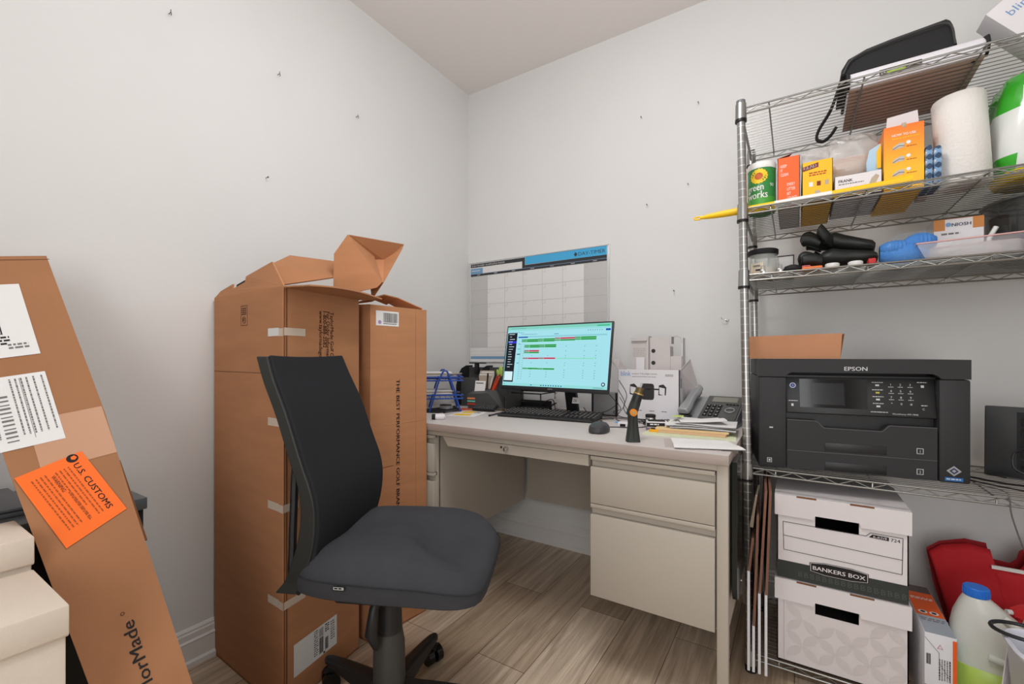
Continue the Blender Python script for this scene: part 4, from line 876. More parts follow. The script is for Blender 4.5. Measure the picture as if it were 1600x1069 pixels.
F = FR(-.075, -.1590, .018); mb.b2((0, -.002, 0), (.092, .014, .0010), mat('label_dark', (70, 52, 44), .5), F); mb.rect(.016, 0, .058, .012, mat('label_green', (150, 180, 60), .5), F, .0014); mb.rect(.004, .001, .007, .011, white, F, .0014); mb.rect(.010, .001, .013, .011, white, F, .0014); mb.lines(.026, .010, .026, 1, .010, white, F @ Matrix.Translation((0, 0, .0016))); mb.lines(.064, .009, .022, 1, .008, white, F @ Matrix.Translation((0, 0, .0014)))
mb.build('case_body', t)
for s_ in (-1, 1): MB().tube([(s_*.147, -.14, .003), (s_*.147, -.156, .010), (s_*.147, -.163, .028), (s_*.147, -.156, .046), (s_*.147, -.13, .056), (s_*.147, .12, .056)], .0045, blackm, 8).cyl((s_*.125, -.13, -.0008), (s_*.125, -.13, .001), .004, ink, 10).build('corner_trim', t)
pch = mat('pouch_black', (30, 30, 31), .8, bump=.4, bscale=500)
t = thing('black_pouch', 'black soft zip pouch with a wrist strap lying on the white case', 'pouch', (.245, 1.80, Z1+.057))
n = 15; L0 = []
tp = [(-.125, .0), (-.122, .030), (-.105, .058), (-.06, .074), (.0, .082), (.06, .087), (.118, .092), (.126, .085), (.130, .03), (.132, 0)]
MB().loft([[(x, y0+z*.10, z*k*1.22) for x, z in tp] for y0, k in ((-.115, .55), (-.112, .62), (-.085, .90), (-.05, .97), (.03, 1), (.09, .9), (.105, .6))], pch).build('pouch_body', t)
MB().tube(spline([(-.120, -.118, .003), (-.100, -.116, .040), (-.055, -.113, .057), (.05, -.112, .070), (.115, -.113, .066), (.128, -.117, .003)], 6), .0028, mat('piping_grey', (60, 60, 60), .6), 6).build('zip_piping', t)
st = MB(); P = spline([(-.120, -.05, .02), (-.145, -.03, -.055), (-.175, .0, -.098), (-.182, .01, -.125), (-.165, .01, -.138), (-.145, .0, -.128), (-.130, -.01, -.108)], 6)
st.tube([p+Vector((0, -.004, 0)) for p in P], .0042, pch, 8).tube([p+Vector((0, .004, 0)) for p in P], .0042, pch, 8)
st.build('wrist_strap', t)
t = thing('camera_carton', 'white retail box with blue lettering leaning at the far right of the top shelf', 'box', (.66, 1.80, Z1+.045), 0, None, 0, R(-38)); MB().b2((-.09, -.03, .0), (.09, .05, .22), wb, bev=.001).build('box_body', t)
mb = MB(); mb.text('blink', .030, bl, FR(-.065, -.0305, .17), w=.06); mb.build('lettering', t); mb = MB(); mb.prism([(x, y) for x, y, _ in sup(.03, .035, 4, 20, .02, .07)], 0, .0004, cb, FR(0, -.0303, 0)); mb.build('printed_picture', t)

# ================================================================== SECOND SHELF
gw = mat('wipes_green', (52, 132, 62), .4); gw2 = mat('wipes_lime', (150, 190, 60), .4); sun = mat('petal_yellow', (246, 204, 40), .5); sunc = mat('petal_centre', (196, 96, 40), .6); wpl = mat('white_plastic', (236, 234, 230), .35)
t = thing('wipes_canister', 'green and white tub of wipes with a sunflower label beside the shelving post', 'canister', (-.093, 1.700, Z2))
MB().lathe([(.038, 0), (.041, .003), (.041, .140), (.040, .143)], gw, 40).lathe([(.0412, .008), (.0413, .012), (.0413, .045), (.0412, .046)], mat('wipes_mid_green', (76, 158, 60), .4), 40).build('canister_body', t)
MB().lathe([(.042, .141), (.0425, .146), (.0425, .156), (.040, .162), (.026, .166), (.010, .167)], wpl, 40).build('canister_lid', t)
mb = MB()
def cyl_wrap(mbx, shapes, r, yaw0):      # shapes: (verts2d, faces, mat); wrap around the canister
    for vs_, fs, m in shapes: mbx.add([(r*math.sin(x/r+yaw0), -r*math.cos(x/r+yaw0), z) for x, z in vs_], fs, m)
def tx(s, size, x, z, w):
    v, f = text_geo(s); a = min(q[0] for q in v); b = max(q[0] for q in v); k = w/(b-a); return [((q[0]-a)*k+x, q[1]*size+z) for q in v], f
sh = []
for (s, size, x, z, w) in (('green', .032, -.034, .068, .052), ('works', .034, -.034, .042, .064)):
    for q in (0, .0007): v, f = tx(s, size, x+q, z, w); sh.append((v, f, wpl))
v, f = [(-.026, .030), (.020, .030), (.020, .034), (-.026, .034)], [(0, 1, 2, 3)]; sh.append((v, f, gw2)); v, f = tx('90', .016, .038, .078, .014); sh.append((v, f, wpl))
cyl_wrap(mb, sh, .0418, -.25)
for k in range(16):
    a = 2*math.pi*k/16; c, s_ = math.cos(a), math.sin(a); cyl_wrap(mb, [([( .010*c-.005*s_, .114+.010*s_+.005*c), (.010*c+.005*s_, .114+.010*s_-.005*c), (.024*c+.005*s_, .114+.022*s_-.005*c), (.028*c, .114+.025*s_), (.024*c-.005*s_, .114+.022*s_+.005*c)], [(0, 1, 2, 3, 4)], sun)], .0416, -.15)
cyl_wrap(mb, [([(.0125*math.cos(k*math.pi/10), .114+.0115*math.sin(k*math.pi/10)) for k in range(20)], [tuple(range(20))], sunc)], .0420, -.15)
mb.build('printed_label', t)
ob = mat('box_orange', (240, 100, 34), .55); obd = mat('box_orange_flap', (178, 70, 40), .7)
def open_carton(name, lab, x0, x1, y0, y1, h, m, side, cat='box', z=Z2):
    t = thing(name, lab, cat, ((x0+x1)/2, y0, z)); w = (x1-x0)/2; d = y1-y0; k = .0015
    mb = MB().b2((-w, 0, 0), (w, k, h), m).b2((-w, d-k, 0), (w, d, h), side).b2((-w, 0, 0), (-w+k, d, h), side).b2((w-k, 0, 0), (w, d, h), side).b2((-w, 0, 0), (w, d, k), side)
    return t, mb, w, d
t, mb, w, d = open_carton('orange_box', 'bright orange box with white slogan lettering beside the wipes canister', -.046, .014, 1.662, 1.94, .158, ob, mat('box_greywhite', (214, 206, 202), .7))
F = FR(-w, -.0004, 0)
for i, s in enumerate(('KEEP', 'IT', 'CLEAN')): mb.text(s, .0135, wpl, F @ Matrix.Translation((.008, .126-.0135*i, 0)), w=(.017, .006, .021)[i])
for i, s in enumerate(('EVERY', 'LITTER', 'BIT', 'COUNTS')): mb.text(s, .0135, wpl, F @ Matrix.Translation((.026, .066-.0145*i, 0)), w=(.021, .022, .010, .026)[i])
mb.build('box_body', t); MB().slab([(-w, 0, .158), (-w, d, .158), (-w+.012, .10, .178), (w-.02, .03, .178)], .001, obd).slab([(-w, d, .158), (w, d, .158), (w-.01, d*.8, .172), (-w+.02, d*.8, .17)], .001, obd).build('flap', t)
yb = mat('box_yellow', (248, 190, 20), .5); gr_ = mat('glad_red', (128, 30, 24), .5)
t, mb, w, d = open_carton('bag_box', 'yellow trash bag box with red logo band between orange box and white glove box', .020, .098, 1.660, 1.95, .128, yb, yb)
mb.poly([(-w+.002, -.0005, .100), (-w+.042, -.0005, .108), (-w+.042, -.0005, .122), (-w+.002, -.0005, .114)], gr_)
for q in (0, .0006): mb.text('GLAD', .014, wpl, frame((-w+.005+q, -.0010, .1035), (1, 0, .2), (0, 0, 1)), w=.033)
F = FR(-w, -.0004, 0); mb.lines(.018, .094, .045, 2, .007, obd, F); [mb.rect(.018+.020*k, .050, .028+.020*k, .064, (wpl, gr_, bg)[k], F) for k in range(3)]; mb.lathe([(.0001, 0), (.007, .0001), (.0001, .0002)], bg, 16, F @ Matrix.Translation((.040, .030, 0))); mb.lines(.015, .014, .045, 1, .004, obd, F)
mb.build('box_body', t)
t, mb, w, d = open_carton('glove_box', 'small white glove box with grey print in front of the clear plastic bags', .102, .214, 1.660, 1.90, .066, wb, wb)
F = FR(-w, -.0004, 0)
for q in (0, .0005): mb.text('FRANK', .012, ink, F @ Matrix.Translation((.010+q, .046, q*.1)), w=.034)
mb.lines(.010, .042, .06, 1, .005, inkg, F); mb.lines(.012, .026, .03, 1, .004, inkg, F); mb.poly([(.078, .016, 0), (.090, .012, 0), (.106, .050, 0), (.098, .056, 0), (.088, .046, 0)], bg, F); mb.lines(.055, .022, .022, 2, .006, mat('pink_print', (196, 110, 130), .6), F)
mb.b2((-w+.02, .0, .0662), (w-.03, .05, .0668), ink).build('box_body', t)
# crumpled clear bags
bagm = mat('clear_bag', (238, 234, 230), .14, alpha=.34, bump=.8, bscale=45, coat=.6)
def crumple(name, lab, cat, loc, rx, ry, rz_, m, seed, inner=None, zb=0, N=26, amp=.16, extra=None):
    t = thing(name, lab, cat, loc); rr = random.Random(seed); ph_s = [(rr.uniform(2, 9), rr.uniform(2, 9), rr.uniform(0, 6)) for _ in range(7)]
    V = []; Fc = []; M_ = 16
    for i in range(M_+1):
        th = math.pi*i/M_
        for k in range(N):
            a = 2*math.pi*k/N; f_ = 1+sum(amp/3*math.sin(p*a+q*th+s_) for p, q, s_ in [(round(p), q, s_) for p, q, s_ in ph_s])*math.sin(th)
            c, s_ = math.cos(a), math.sin(a); e = .7
            V.append((rx*f_*math.sin(th)**.6*math.copysign(abs(c)**e, c), ry*f_*math.sin(th)**.6*math.copysign(abs(s_)**e, s_), max(.0, rz_*(1+math.copysign(abs(math.cos(th))**.8, -math.cos(th))*(1+(f_-1)*.6)))))
    for i in range(M_):
        for k in range(N): Fc.append((i*N+k, i*N+(k+1) % N, (i+1)*N+(k+1) % N, (i+1)*N+k))
    MB().add(V, Fc, m, smooth=True).build('bag_film', t, sub=1)
    if inner: inner(t)
    return t
def inn(t): MB().b2((-.050, -.03, .002), (.050, .03, .085), mat('cleaning_cloth', (214, 190, 172), .85), bev=.006).lines(-.05, .06, .08, 2, .007, mat('faint_red_print', (206, 150, 140), .8), FR(0, -.0305, .02)).build('folded_cloths', t)
crumple('plastic_bag', 'large crumpled clear plastic bag of cloths behind the white glove box', 'bag', (.148, 1.775, Z2+.068), .075, .055, .078, bagm, 3, inn)
crumple('plastic_bag', 'smaller clear plastic bag bulging up behind the yellow trash bag box', 'bag', (.056, 1.760, Z2+.130), .042, .045, .034, bagm, 8)
sb = mat('sachet_blue', (176, 206, 226), .5); t = thing('refill_packet', 'pale blue and yellow packet squeezed left of the tall orange-yellow box', 'packet', (.198, 1.69, Z2+.067)); MB().loft([[(-.016, -.004, 0), (.016, -.004, 0), (.016, .004, 0), (-.016, .004, 0)], [(-.018, -.010, .03), (.016, -.010, .03), (.016, .010, .03), (-.018, .010, .03)], [(-.010, -.003, .070), (.016, -.003, .085), (.016, .003, .085), (-.010, .003, .070)]], sb).build('packet_body', t); MB().slab([(.006, -.012, .01), (.016, -.011, .01), (.017, -.005, .084), (.006, -.007, .06)][::-1], .001, yb).build('yellow_edge', t)
# tall orange-yellow box
hb = bpy.data.materials.new('orange_to_yellow_print'); hb.use_nodes = True; nt = hb.node_tree; b_ = nt.nodes['Principled BSDF']; b_.inputs['Roughness'].default_value = .45
tc = nt.nodes.new('ShaderNodeTexCoord'); sp = nt.nodes.new('ShaderNodeSeparateXYZ'); rp = nt.nodes.new('ShaderNodeValToRGB'); mr = nt.nodes.new('ShaderNodeMapRange'); mr.inputs['From Max'].default_value = .185
nt.links.new(tc.outputs['Object'], sp.inputs[0]); nt.links.new(sp.outputs['Z'], mr.inputs['Value']); nt.links.new(mr.outputs[0], rp.inputs[0]); nt.links.new(rp.outputs[0], b_.inputs['Base Color'])
rp.color_ramp.elements[0].position = .3; rp.color_ramp.elements[0].color = lin((250, 190, 24))+(1,); rp.color_ramp.elements[1].color = lin((244, 120, 34))+(1,)
t = thing('duster_box', 'tall orange to yellow box of duster refills with how-to pictures', 'box', (.262, 1.665, Z2), R(0)); w = .0435; mb = MB().b2((-w, 0, 0), (w, .27, .184), hb)
F = FR(-w, -.0004, 0)
for q in (0, .0004): mb.text('HOW TO USE', .0095, wpl, F @ Matrix.Translation((.018+q, .154, q*.1)), w=.052)
mb.lines(.018, .149, .06, 1, .005, yb, F)
for j, y in enumerate((.122, .084, .046)):
    mb.poly([(.018, y-.006, 0), (.044, y-.002, 0), (.046, y+.010, 0), (.036, y+.012, 0), (.022, y+.004, 0)], mat('icon_grey', (196, 190, 180), .6), F)
    mb.tube([(.020, y-.004, .0003), (.034, y+.004, .0003), (.045, y+.002, .0003)], .0008, inkg, 5, F); mb.lathe([(.0001, 0), (.005, .0001), (.0001, .0002)], wpl, 16, F @ Matrix.Translation((.054, y+.010, 0))); mb.lines(.050, y, .022, 1, .004, obd, F)
mb.build('box_body', t)
MB().slab([(-w+.008, .03, .184), (w-.005, .03, .184), (w-.010, .02, .226), (-w+.010, .02, .220)], .001, wb).b2((-.004, -.001, .176), (.006, .030, .190), bg, bev=.002).build('top_flap', t)
# plaid cloths
pld = bpy.data.materials.new('blue_plaid'); pld.use_nodes = True; nt = pld.node_tree; b_ = nt.nodes['Principled BSDF']; b_.inputs['Roughness'].default_value = .9
tc = nt.nodes.new('ShaderNodeTexCoord'); w1 = nt.nodes.new('ShaderNodeTexWave'); w2 = nt.nodes.new('ShaderNodeTexWave'); w1.bands_direction = 'Z'; w2.bands_direction = 'X'; w1.inputs['Scale'].default_value = 12; w2.inputs['Scale'].default_value = 14
ad = nt.nodes.new('ShaderNodeMath'); ad.operation = 'ADD'; rp = nt.nodes.new('ShaderNodeValToRGB'); ml = nt.nodes.new('ShaderNodeMath'); ml.operation = 'MULTIPLY'; ml.inputs[1].default_value = .5
for w_ in (w1, w2): nt.links.new(tc.outputs['Object'], w_.inputs['Vector'])
nt.links.new(w1.outputs['Fac'], ad.inputs[0]); nt.links.new(w2.outputs['Fac'], ad.inputs[1]); nt.links.new(ad.outputs[0], ml.inputs[0]); nt.links.new(ml.outputs[0], rp.inputs[0]); nt.links.new(rp.outputs[0], b_.inputs['Base Color'])
rp.color_ramp.interpolation = 'CONSTANT'; rp.color_ramp.elements[0].color = lin((60, 78, 104))+(1,); rp.color_ramp.elements[1].position = .7; rp.color_ramp.elements[1].color = lin((222, 226, 230))+(1,); e_ = rp.color_ramp.elements.new(.35); e_.color = lin((128, 164, 200))+(1,)
for i in range(2): tag(MB().loft([sup(.0085, .05, 5, 24, z=z_) for z_ in (0, .004)]+[sup(.0088, .052, 5, 24, z=z_) for z_ in (.05, .10)]+[sup(.006, .050, 5, 24, z=.112-.006*i)], pld).build('plaid_cloth'), ('folded blue and white plaid cloth right of the tall orange-yellow box', 'second folded blue plaid cloth, the one touching the paper roll')[i], 'cloth', 'plaid cloths', (.3165+.0185*i, 1.715, Z2))
tag(MB().b2((-.012, -.02, 0), (.012, .02, .16), mat('pink_white_wrap', (222, 206, 202), .7), bev=.004).build('paper_wrapper'), 'pale pink wrapper standing behind the plaid cloths', 'wrapper', None, (.326, 1.82, Z2))
pt = mat('paper_towel', (236, 232, 226), .92, bump=.8, bscale=140)
t = thing('paper_towel_roll', 'large white paper towel roll standing between plaid cloths and green packaging', 'paper towel', (.402, 1.735, Z2), 0, None, 0, R(-3)); MB().lathe([(.022, .001), (.053, .001), (.056, .006), (.056, .245), (.053, .252), (.024, .252), (.022, .245)], pt, 48).build('towel_roll', t); MB().lathe([(.0225, .002), (.0225, .254), (.020, .254), (.020, .002)], card_in, 24).tube([(.0565, -.004, .004), (.0568, -.003, .25)], .0012, pt, 6).build('cardboard_core', t)
# wrapped pack of rolls
wg = mat('wrap_green', (58, 176, 44), .2, bump=.3, bscale=30, coat=.5); wy = mat('wrap_yellow', (240, 206, 30), .25, coat=.4); ww = mat('wrap_white', (232, 234, 230), .2, bump=.35, bscale=30, coat=.5)
t = thing('wrapped_towel_pack', 'plastic wrapped pack of paper towels printed green and yellow at the right', 'paper towel', (.60, 1.79, Z2)); N = 48
prof_ = [(0, .86), (.02, .95), (.06, 1.0), (.12, 1.02), (.18, 1.0), (.235, .95), (.27, .86), (.285, .74)]
def wl(z, k): return [(x*.135*k+.004*math.sin(9*math.atan2(y, x)+z*60), y*.11*k+.003*math.sin(7*math.atan2(y, x)+z*40), z) for x, y, _ in sup(1, 1, 3.2, N)]
loops_ = [wl(z, k) for z, k in prof_]; mb = MB(); V = [p for l in loops_ for p in l]
for i in range(len(loops_)-1):
    for k in range(N):
        z_ = (prof_[i][0]+prof_[i+1][0])/2; a = math.degrees(2*math.pi*(k+.5)/N) % 360
        m = wy if i == 0 else ww
        if i >= 5: m = wg
        if i == 4 and (a < 235 or a > 262): m = wg
        if i == 1 and (a < 222 or a > 240): m = wg if a < 222 else wy
        if i in (1, 2) and 262 < a < 300: m = wg
        if i == 3 and a > 265: m = wg
        mb.add([loops_[i][k], loops_[i][(k+1) % N], loops_[i+1][(k+1) % N], loops_[i+1][k]], [(0, 1, 2, 3)], m, smooth=True)
mb.add(loops_[-1], [tuple(range(N))], wg); mb.add(loops_[0], [tuple(range(N-1, -1, -1))], wy); o = mb.build('plastic_wrap', t)
bm_ = bmesh.new(); bm_.from_mesh(o.data); bmesh.ops.remove_doubles(bm_, verts=bm_.verts, dist=.0001); bm_.to_mesh(o.data); bm_.free()
mb = MB(); F = frame((-.075, -.1125, .022), (1, 0, 0), (0, 0, 1)); mb.poly([(.005, .0, 0), (.027, 0, 0), (.045, .04, 0), (.038, .04, 0), (.026, .012, 0), (.016, .010, 0), (.026, .034, 0), (.020, .034, 0)], mat('print_brown', (110, 84, 50), .6), F); mb.build('print', t)
# yellow long handle lying along the shelf front
ym = mat('handle_yellow', (250, 200, 24), .4, trans=0)
ha = Vector((-.291, 1.634, 1.4755)); hb_ = Vector((.275, 1.634, Z2+.0125))
t = thing('mop_handle', 'long yellow cleaning tool handle lying along the second shelf front', 'handle', tuple(ha)); dv = hb_-ha
MB().tube([dv*.03, dv*.08, dv*.16, dv*.26, dv*.27], [.0045, .0085, .0112, .0122, .0115], ym, 16).tube([dv*.27, dv*.42], .0110, ym, 16).build('handle_grip', t)
MB().tube([dv*.68, dv*.90, dv*1.0], [.0110, .012, .015], ym, 16).build('lower_shaft', t)
MB().tube([dv*.42, dv*.68], .0115, wpl, 16).build('label_sleeve', t)
MB().tube([dv*.02+Vector((.014*math.cos(a), 0, .0045*math.sin(a))) for a in [k*math.pi/8 for k in range(16)]], .0028, ym, 8, closed=True).build('hanging_loop', t)

# ================================================================== THIRD SHELF
gls = mat('jar_glass', (222, 228, 220), .08, alpha=.35, coat=.4)
t = thing('glass_jar', 'wide clear jar with black screw lid beside the shelving post', 'jar', (-.090, 1.72, Z3)); MB().lathe([(.040, 0), (.046, .006), (.047, .060), (.042, .072), (.042, .076)], gls, 36).build('jar_glass', t)
MB().lathe([(.044, .076), (.0455, .078), (.0455, .092), (.043, .094), (.01, .094)], blackm, 36).build('jar_lid', t); MB().lathe([(.036, .001), (.042, .006), (.042, .030), (.03, .034), (.001, .034)], mat('jar_filling', (206, 188, 178), .8), 30).build('jar_filling', t)
mb = MB(); cyl_wrap(mb, [([(-.026, .010), (.012, .010), (.012, .046), (-.026, .046)], [(0, 1, 2, 3)], mat('label_cream', (240, 214, 176), .6))], .0475, -.2); v, f = [(-.018, .034), (.004, .034), (.004, .039), (-.018, .039)], [(0, 1, 2, 3)]; cyl_wrap(mb, [(v, f, inkg)], .0479, -.2); v, f = [(-.010, .020), (.008, .020), (.008, .025), (-.010, .025)], [(0, 1, 2, 3)]; cyl_wrap(mb, [(v, f, ink)], .0479, -.2); mb.build('jar_label', t)
for i, x in enumerate((-.087, -.040)):
    t = thing('silver_clip', ('left of two small silver spring clips standing in front of the jar', 'right of two small silver spring clips standing in front of the jar')[i], 'clip', (x, 1.655, Z3), 0, 'silver clips by the jar'); MB().b2((-.007, -.004, 0), (.007, .004, .018), chrome, bev=.002).build('clip_body', t); MB().tube([(-.006, -.004, .016), (-.004, -.004, .030), (.004, -.004, .030), (.006, -.004, .016)], .0014, steel, 6).build('clip_lever', t)
t = thing('framed_card', 'white card in a thin black frame standing right of the jar', 'frame', (-.040, 1.775, Z3), 0, None, R(-6)); MB().b2((-.036, 0, .002), (.036, .003, .080), pap).lines(-.010, .022, .018, 1, .006, ink, FR(0, -.0004, 0)).build('card', t)
mb = MB(); [mb.b2(lo, hi, blackm) for lo, hi in (((-.039, -.002, 0), (.039, .005, .003)), ((-.039, -.002, .079), (.039, .005, .082)), ((-.039, -.002, 0), (-.036, .005, .082)), ((.036, -.002, 0), (.039, .005, .082)))]; mb.build('frame_edge', t)
tag(MB().lathe([(.010, 0), (.024, .004), (.027, .012), (.022, .022), (.008, .027), (.001, .028)], blackm, 28).build('rubber_stopper'), 'black domed rubber puck in front of the framed card', 'puck', None, (-.005, 1.665, Z3))
tag(MB().b2((-.026, -.02, 0), (.026, .02, .010), mat('packet_orange', (232, 120, 60), .5), bev=.003).b2((-.026, -.019, .0102), (-.004, .019, .014), mat('packet_pink', (206, 110, 120), .5), bev=.002).build('orange_packet'), 'small orange and pink packet lying right of the black puck', 'packet', None, (.045, 1.640, Z3))
for i, x in enumerate((.095, .150)): tag(MB().lathe([(.016, 0), (.018, .003), (.018, .012), (.015, .014), (.001, .014)], wpl, 24).build('white_puck'), ('left white round puck under the black gloves at the shelf edge', 'right white round puck under the black gloves at the shelf edge')[i], 'puck', 'white pucks under the gloves', (x, 1.632, Z3))
rub = mat('rubber_black', (24, 27, 25), .5, bump=.2, bscale=80)
def glove(name, lab, loc, rz, ry, flip):
    t = thing(name, lab, 'glove', loc, rz, 'black rubber gloves', 0, ry); GM = Matrix.Diagonal((.60, 1.1, 1.25, 1)); mb = MB(GM)
    mb.loft([[(x, wy_*math.cos(a), hz*math.sin(a)+hz) for a in [k*math.pi/8 for k in range(16)]] for x, wy_, hz in ((.0, .034, .012), (.02, .042, .019), (.06, .044, .023), (.10, .038, .021), (.16, .040, .019), (.22, .046, .017), (.235, .048, .014))], rub)
    for j, (y, l, dz) in enumerate(((-.034, .076, .0), (-.012, .088, .006), (.011, .082, .003), (.032, .066, .0))):
        P = spline([(.012, y, .012), (-.015, y*1.1, .015+dz), (-.015-l*.5, y*1.15, .016+dz*2), (-l, y*1.15, .012+dz)], 5); mb.tube(P, [.0135]*(len(P)-2)+[.011, .005], rub, 10)
    P = spline([(.06, -.028*flip, .016), (.035, -.050*flip, .024), (.005, -.060*flip, .036), (-.012, -.062*flip, .042)], 5); mb.tube(P, [.0145]*(len(P)-2)+[.012, .005], rub, 10)
    mb.build('glove_body', t); MB(GM).tube([(.235, .044*math.cos(a), .012*math.sin(a)+.012) for a in [k*math.pi/10 for k in range(20)]], .0022, rub, 6, closed=True).build('cuff_rim', t)
glove('rubber_glove', 'lower black rubber glove lying flat with its fingers to the left', (.060, 1.70, Z3+.016), R(3), R(2), -1)
glove('rubber_glove', 'upper black rubber glove with raised fingers pointing up left', (.062, 1.735, Z3+.080), R(-6), R(15), 1)
bs = mat('scrubber_blue', (28, 122, 204), .6, bump=.8, bscale=120); t = thing('sponge_pack', 'clear pack of bright blue scrubbing sponges right of the black gloves', 'sponges', (.275, 1.70, Z3))
rr = random.Random(4)
for k, (x_, z_, w_, h_) in enumerate(((-.008, .0, .054, .070), (.028, .034, .034, .056), (-.026, .026, .036, .050))):
    lo = []
    for i in range(17):
        u = i/16; e = math.sin(math.pi*(.08+.84*u))**.5; rb_ = 1+.035*math.cos(i*math.pi)
        lo.append([(x_-w_+2*w_*u, .032*e*rb_*math.cos(a_), z_+h_/2+h_/2*e*rb_*math.sin(a_)) for a_ in [q*math.pi/12 for q in range(24)]])
    MB().loft(lo, bs).build('sponge', t)
MB().loft([sup(.066, .040, 3.5, 40, z=.001), sup(.070, .042, 3.5, 40, z=.03), sup(.066, .040, 3.5, 40, z=.066), sup(.042, .025, 3.5, 40, z=.090, cx=.016)], mat('thin_film', (214, 232, 244), .1, alpha=.07, bump=.6, bscale=50, coat=.6)).build('plastic_wrap', t)
tag(MB().b2((-.010, -.02, 0), (.008, .02, .02), mat('red_cap', (190, 40, 36), .5), bev=.003).build('red_bottle_cap'), 'small red cap between the gloves and the blue sponges', 'cap', None, (.190, 1.655, Z3))
t = thing('mask_box', 'white and orange respirator box standing behind the clear plastic tray', 'box', (.397, 1.765, Z3)); bxo = mat('box_dull_orange', (204, 132, 66), .55); MB().b2((-.052, 0, 0), (.052, .09, .134), wb).b2((-.052, -.0006, .102), (-.028, .0, .134), bxo).b2((.030, -.0006, .102), (.0525, .0905, .134), bxo).b2((-.052, -.0008, .1335), (.052, .09, .1345), bxo).build('box_body', t)
mb = MB(); [mb.text('NIOSH', .013, mat('navy_ink', (52, 50, 84), .6), FR(-.014+q, -.0012-q*.1, .112), w=.040) for q in (0, .0005)]; mb.lathe([(.0001, 0), (.006, .0001), (.0001, .0002)], bl, 14, FR(-.021, -.0012, .118)); mb.lines(-.036, .094, .040, 1, .009, inkg, FR(0, -.0006, 0)); mb.build('print', t)
ctr = mat('tray_clear', (206, 204, 206), .15, alpha=.40, coat=.4, bump=.4, bscale=30); t = thing('clear_tray', 'long clear plastic tray with pinkish rim at the right of the third shelf', 'tray', (.425, 1.70, Z3))
MB().loft([[(-.115, -.040, .001), (.140, -.040, .001), (.140, .04, .001), (-.115, .04, .001)], [(-.138, -.05, .050), (.150, -.05, .056), (.150, .05, .056), (-.138, .05, .050)]], ctr, smooth=False, cap=False).b2((-.115, -.04, .0005), (.14, .04, .002), ctr).build('tray_body', t)
MB().tube([(-.138, -.05, .050), (.150, -.05, .056), (.150, .05, .056), (-.138, .05, .050)], .0022, mat('rim_pink', (216, 168, 164), .4), 6, closed=True).build('tray_rim', t)
crumple('plastic_bag', 'crumpled clear bag lying inside the clear plastic tray', 'bag', (.43, 1.70, Z3+.004), .09, .028, .022, bagm, 21)
dk = mat('smoked_plastic', (52, 54, 52), .15, alpha=.75, coat=.5); t = thing('smoked_bin', 'dark smoked plastic round bin behind the respirator box at the right', 'bin', (.61, 1.84, Z3)); MB().lathe([(.115, .001), (.13, .01), (.142, .165), (.145, .167), (.139, .169)], dk, 48).build('bin_body', t); MB().tube([(.145*math.cos(a), .145*math.sin(a), .169) for a in [k*math.pi/24 for k in range(48)]], .004, mat('smoked_rim', (96, 98, 94), .2), 8, closed=True).build('bin_rim', t)
tag(MB().tube([(0, 0, 0), (.008, 0, .07), (.022, 0, .10)], .006, wpl, 10).tube([(.02, .0, .01), (.02, 0, .05)], .012, mat('pink_cap', (226, 160, 146), .5), 12).build('white_tool'), 'white plastic stick with pink end in front of the smoked bin', 'tool', None, (.455, 1.778, Z3))
t = thing('spray_bottle', 'small purple bottle with an orange nozzle at the shelf right edge', 'bottle', (.515, 1.628, Z3)); pu = mat('purple_plastic', (190, 130, 176), .3); MB().lathe([(.020, 0), (.024, .004), (.024, .035), (.012, .052)], pu, 24).build('bottle_body', t); MB().lathe([(.010, .050), (.010, .060), (.006, .064)], wpl, 16).tube([(-.004, 0, .060), (.012, 0, .066)], .007, wpl, 10).build('spray_head', t); MB().cyl((-.014, 0, .060), (-.003, 0, .062), .0055, mat('nozzle_orange', (250, 120, 50), .4), 12).build('nozzle', t)

# ================================================================== PRINTER
pb_ = mat('printer_charcoal', (50, 50, 51), .55, bump=.15, bscale=1200, spec=.35); pd_ = mat('printer_dark', (34, 34, 35), .4); pgl = mat('printer_gloss', (12, 12, 13), .08); pw_ = mat('printer_print', (206, 206, 206), .6); pe_ = mat('printer_edge', (92, 92, 92), .4)
t = thing('printer', 'black office inkjet printer with keypad and two paper trays on the wire shelf', 'printer', (-.097, 1.615, Z4), R(8)); PW, PH, PD = .507, .342, .345
A0, A1 = .077, .440      # centre bay between the side towers
mb = MB().b2((0, .02, .002), (A0, PD, PH-.055), pb_, bev=.004).b2((0, 0, .002), (A0, .03, PH-.055), pb_, bev=.006).b2((A1, 0, .002), (PW, PD, PH-.055), pb_, bev=.006).b2((A0-.004, .035, .002), (A1+.004, PD, PH-.05), pd_)
mb.build('printer_body', t)
sc_ = MB(); pts_ = [(0, -.054), (A0-.006, -.054), (A0, -.048), (A0+.012, -.040), (A1-.012, -.040), (A1, -.048), (A1+.006, -.054), (PW, -.054), (PW, 0), (0, 0)]
sc_.prism(pts_, -.06, .0, pb_, frame((0, 0, PH), (1, 0, 0), (0, 0, 1))).b2((0, .06, PH-.053), (PW, PD, PH), pb_, bev=.003); sc_.build('scanner_unit', t)
cp = MB(); CPF = frame((A0+.001, .008, PH-.165), (1, 0, 0), (0, .18, 1)); cp.b2((0, 0, -.02), (A1-A0-.002, .112, 0), pd_, CPF, bev=.002)
cpo = cp.build('control_panel', t)
mb = MB(CPF); mb.b2((.036, .018, 0), (.206, .106, .0008), pgl).b2((.068, .028, .0008), (.150, .094, .0011), mat('lcd_off', (26, 26, 28), .15)); mb.build('touch_screen', cpo)
mb = MB(CPF); KF = Matrix.Translation((0, 0, .0010)); yl_ = mat('wifi_glow', (188, 180, 60), .5)
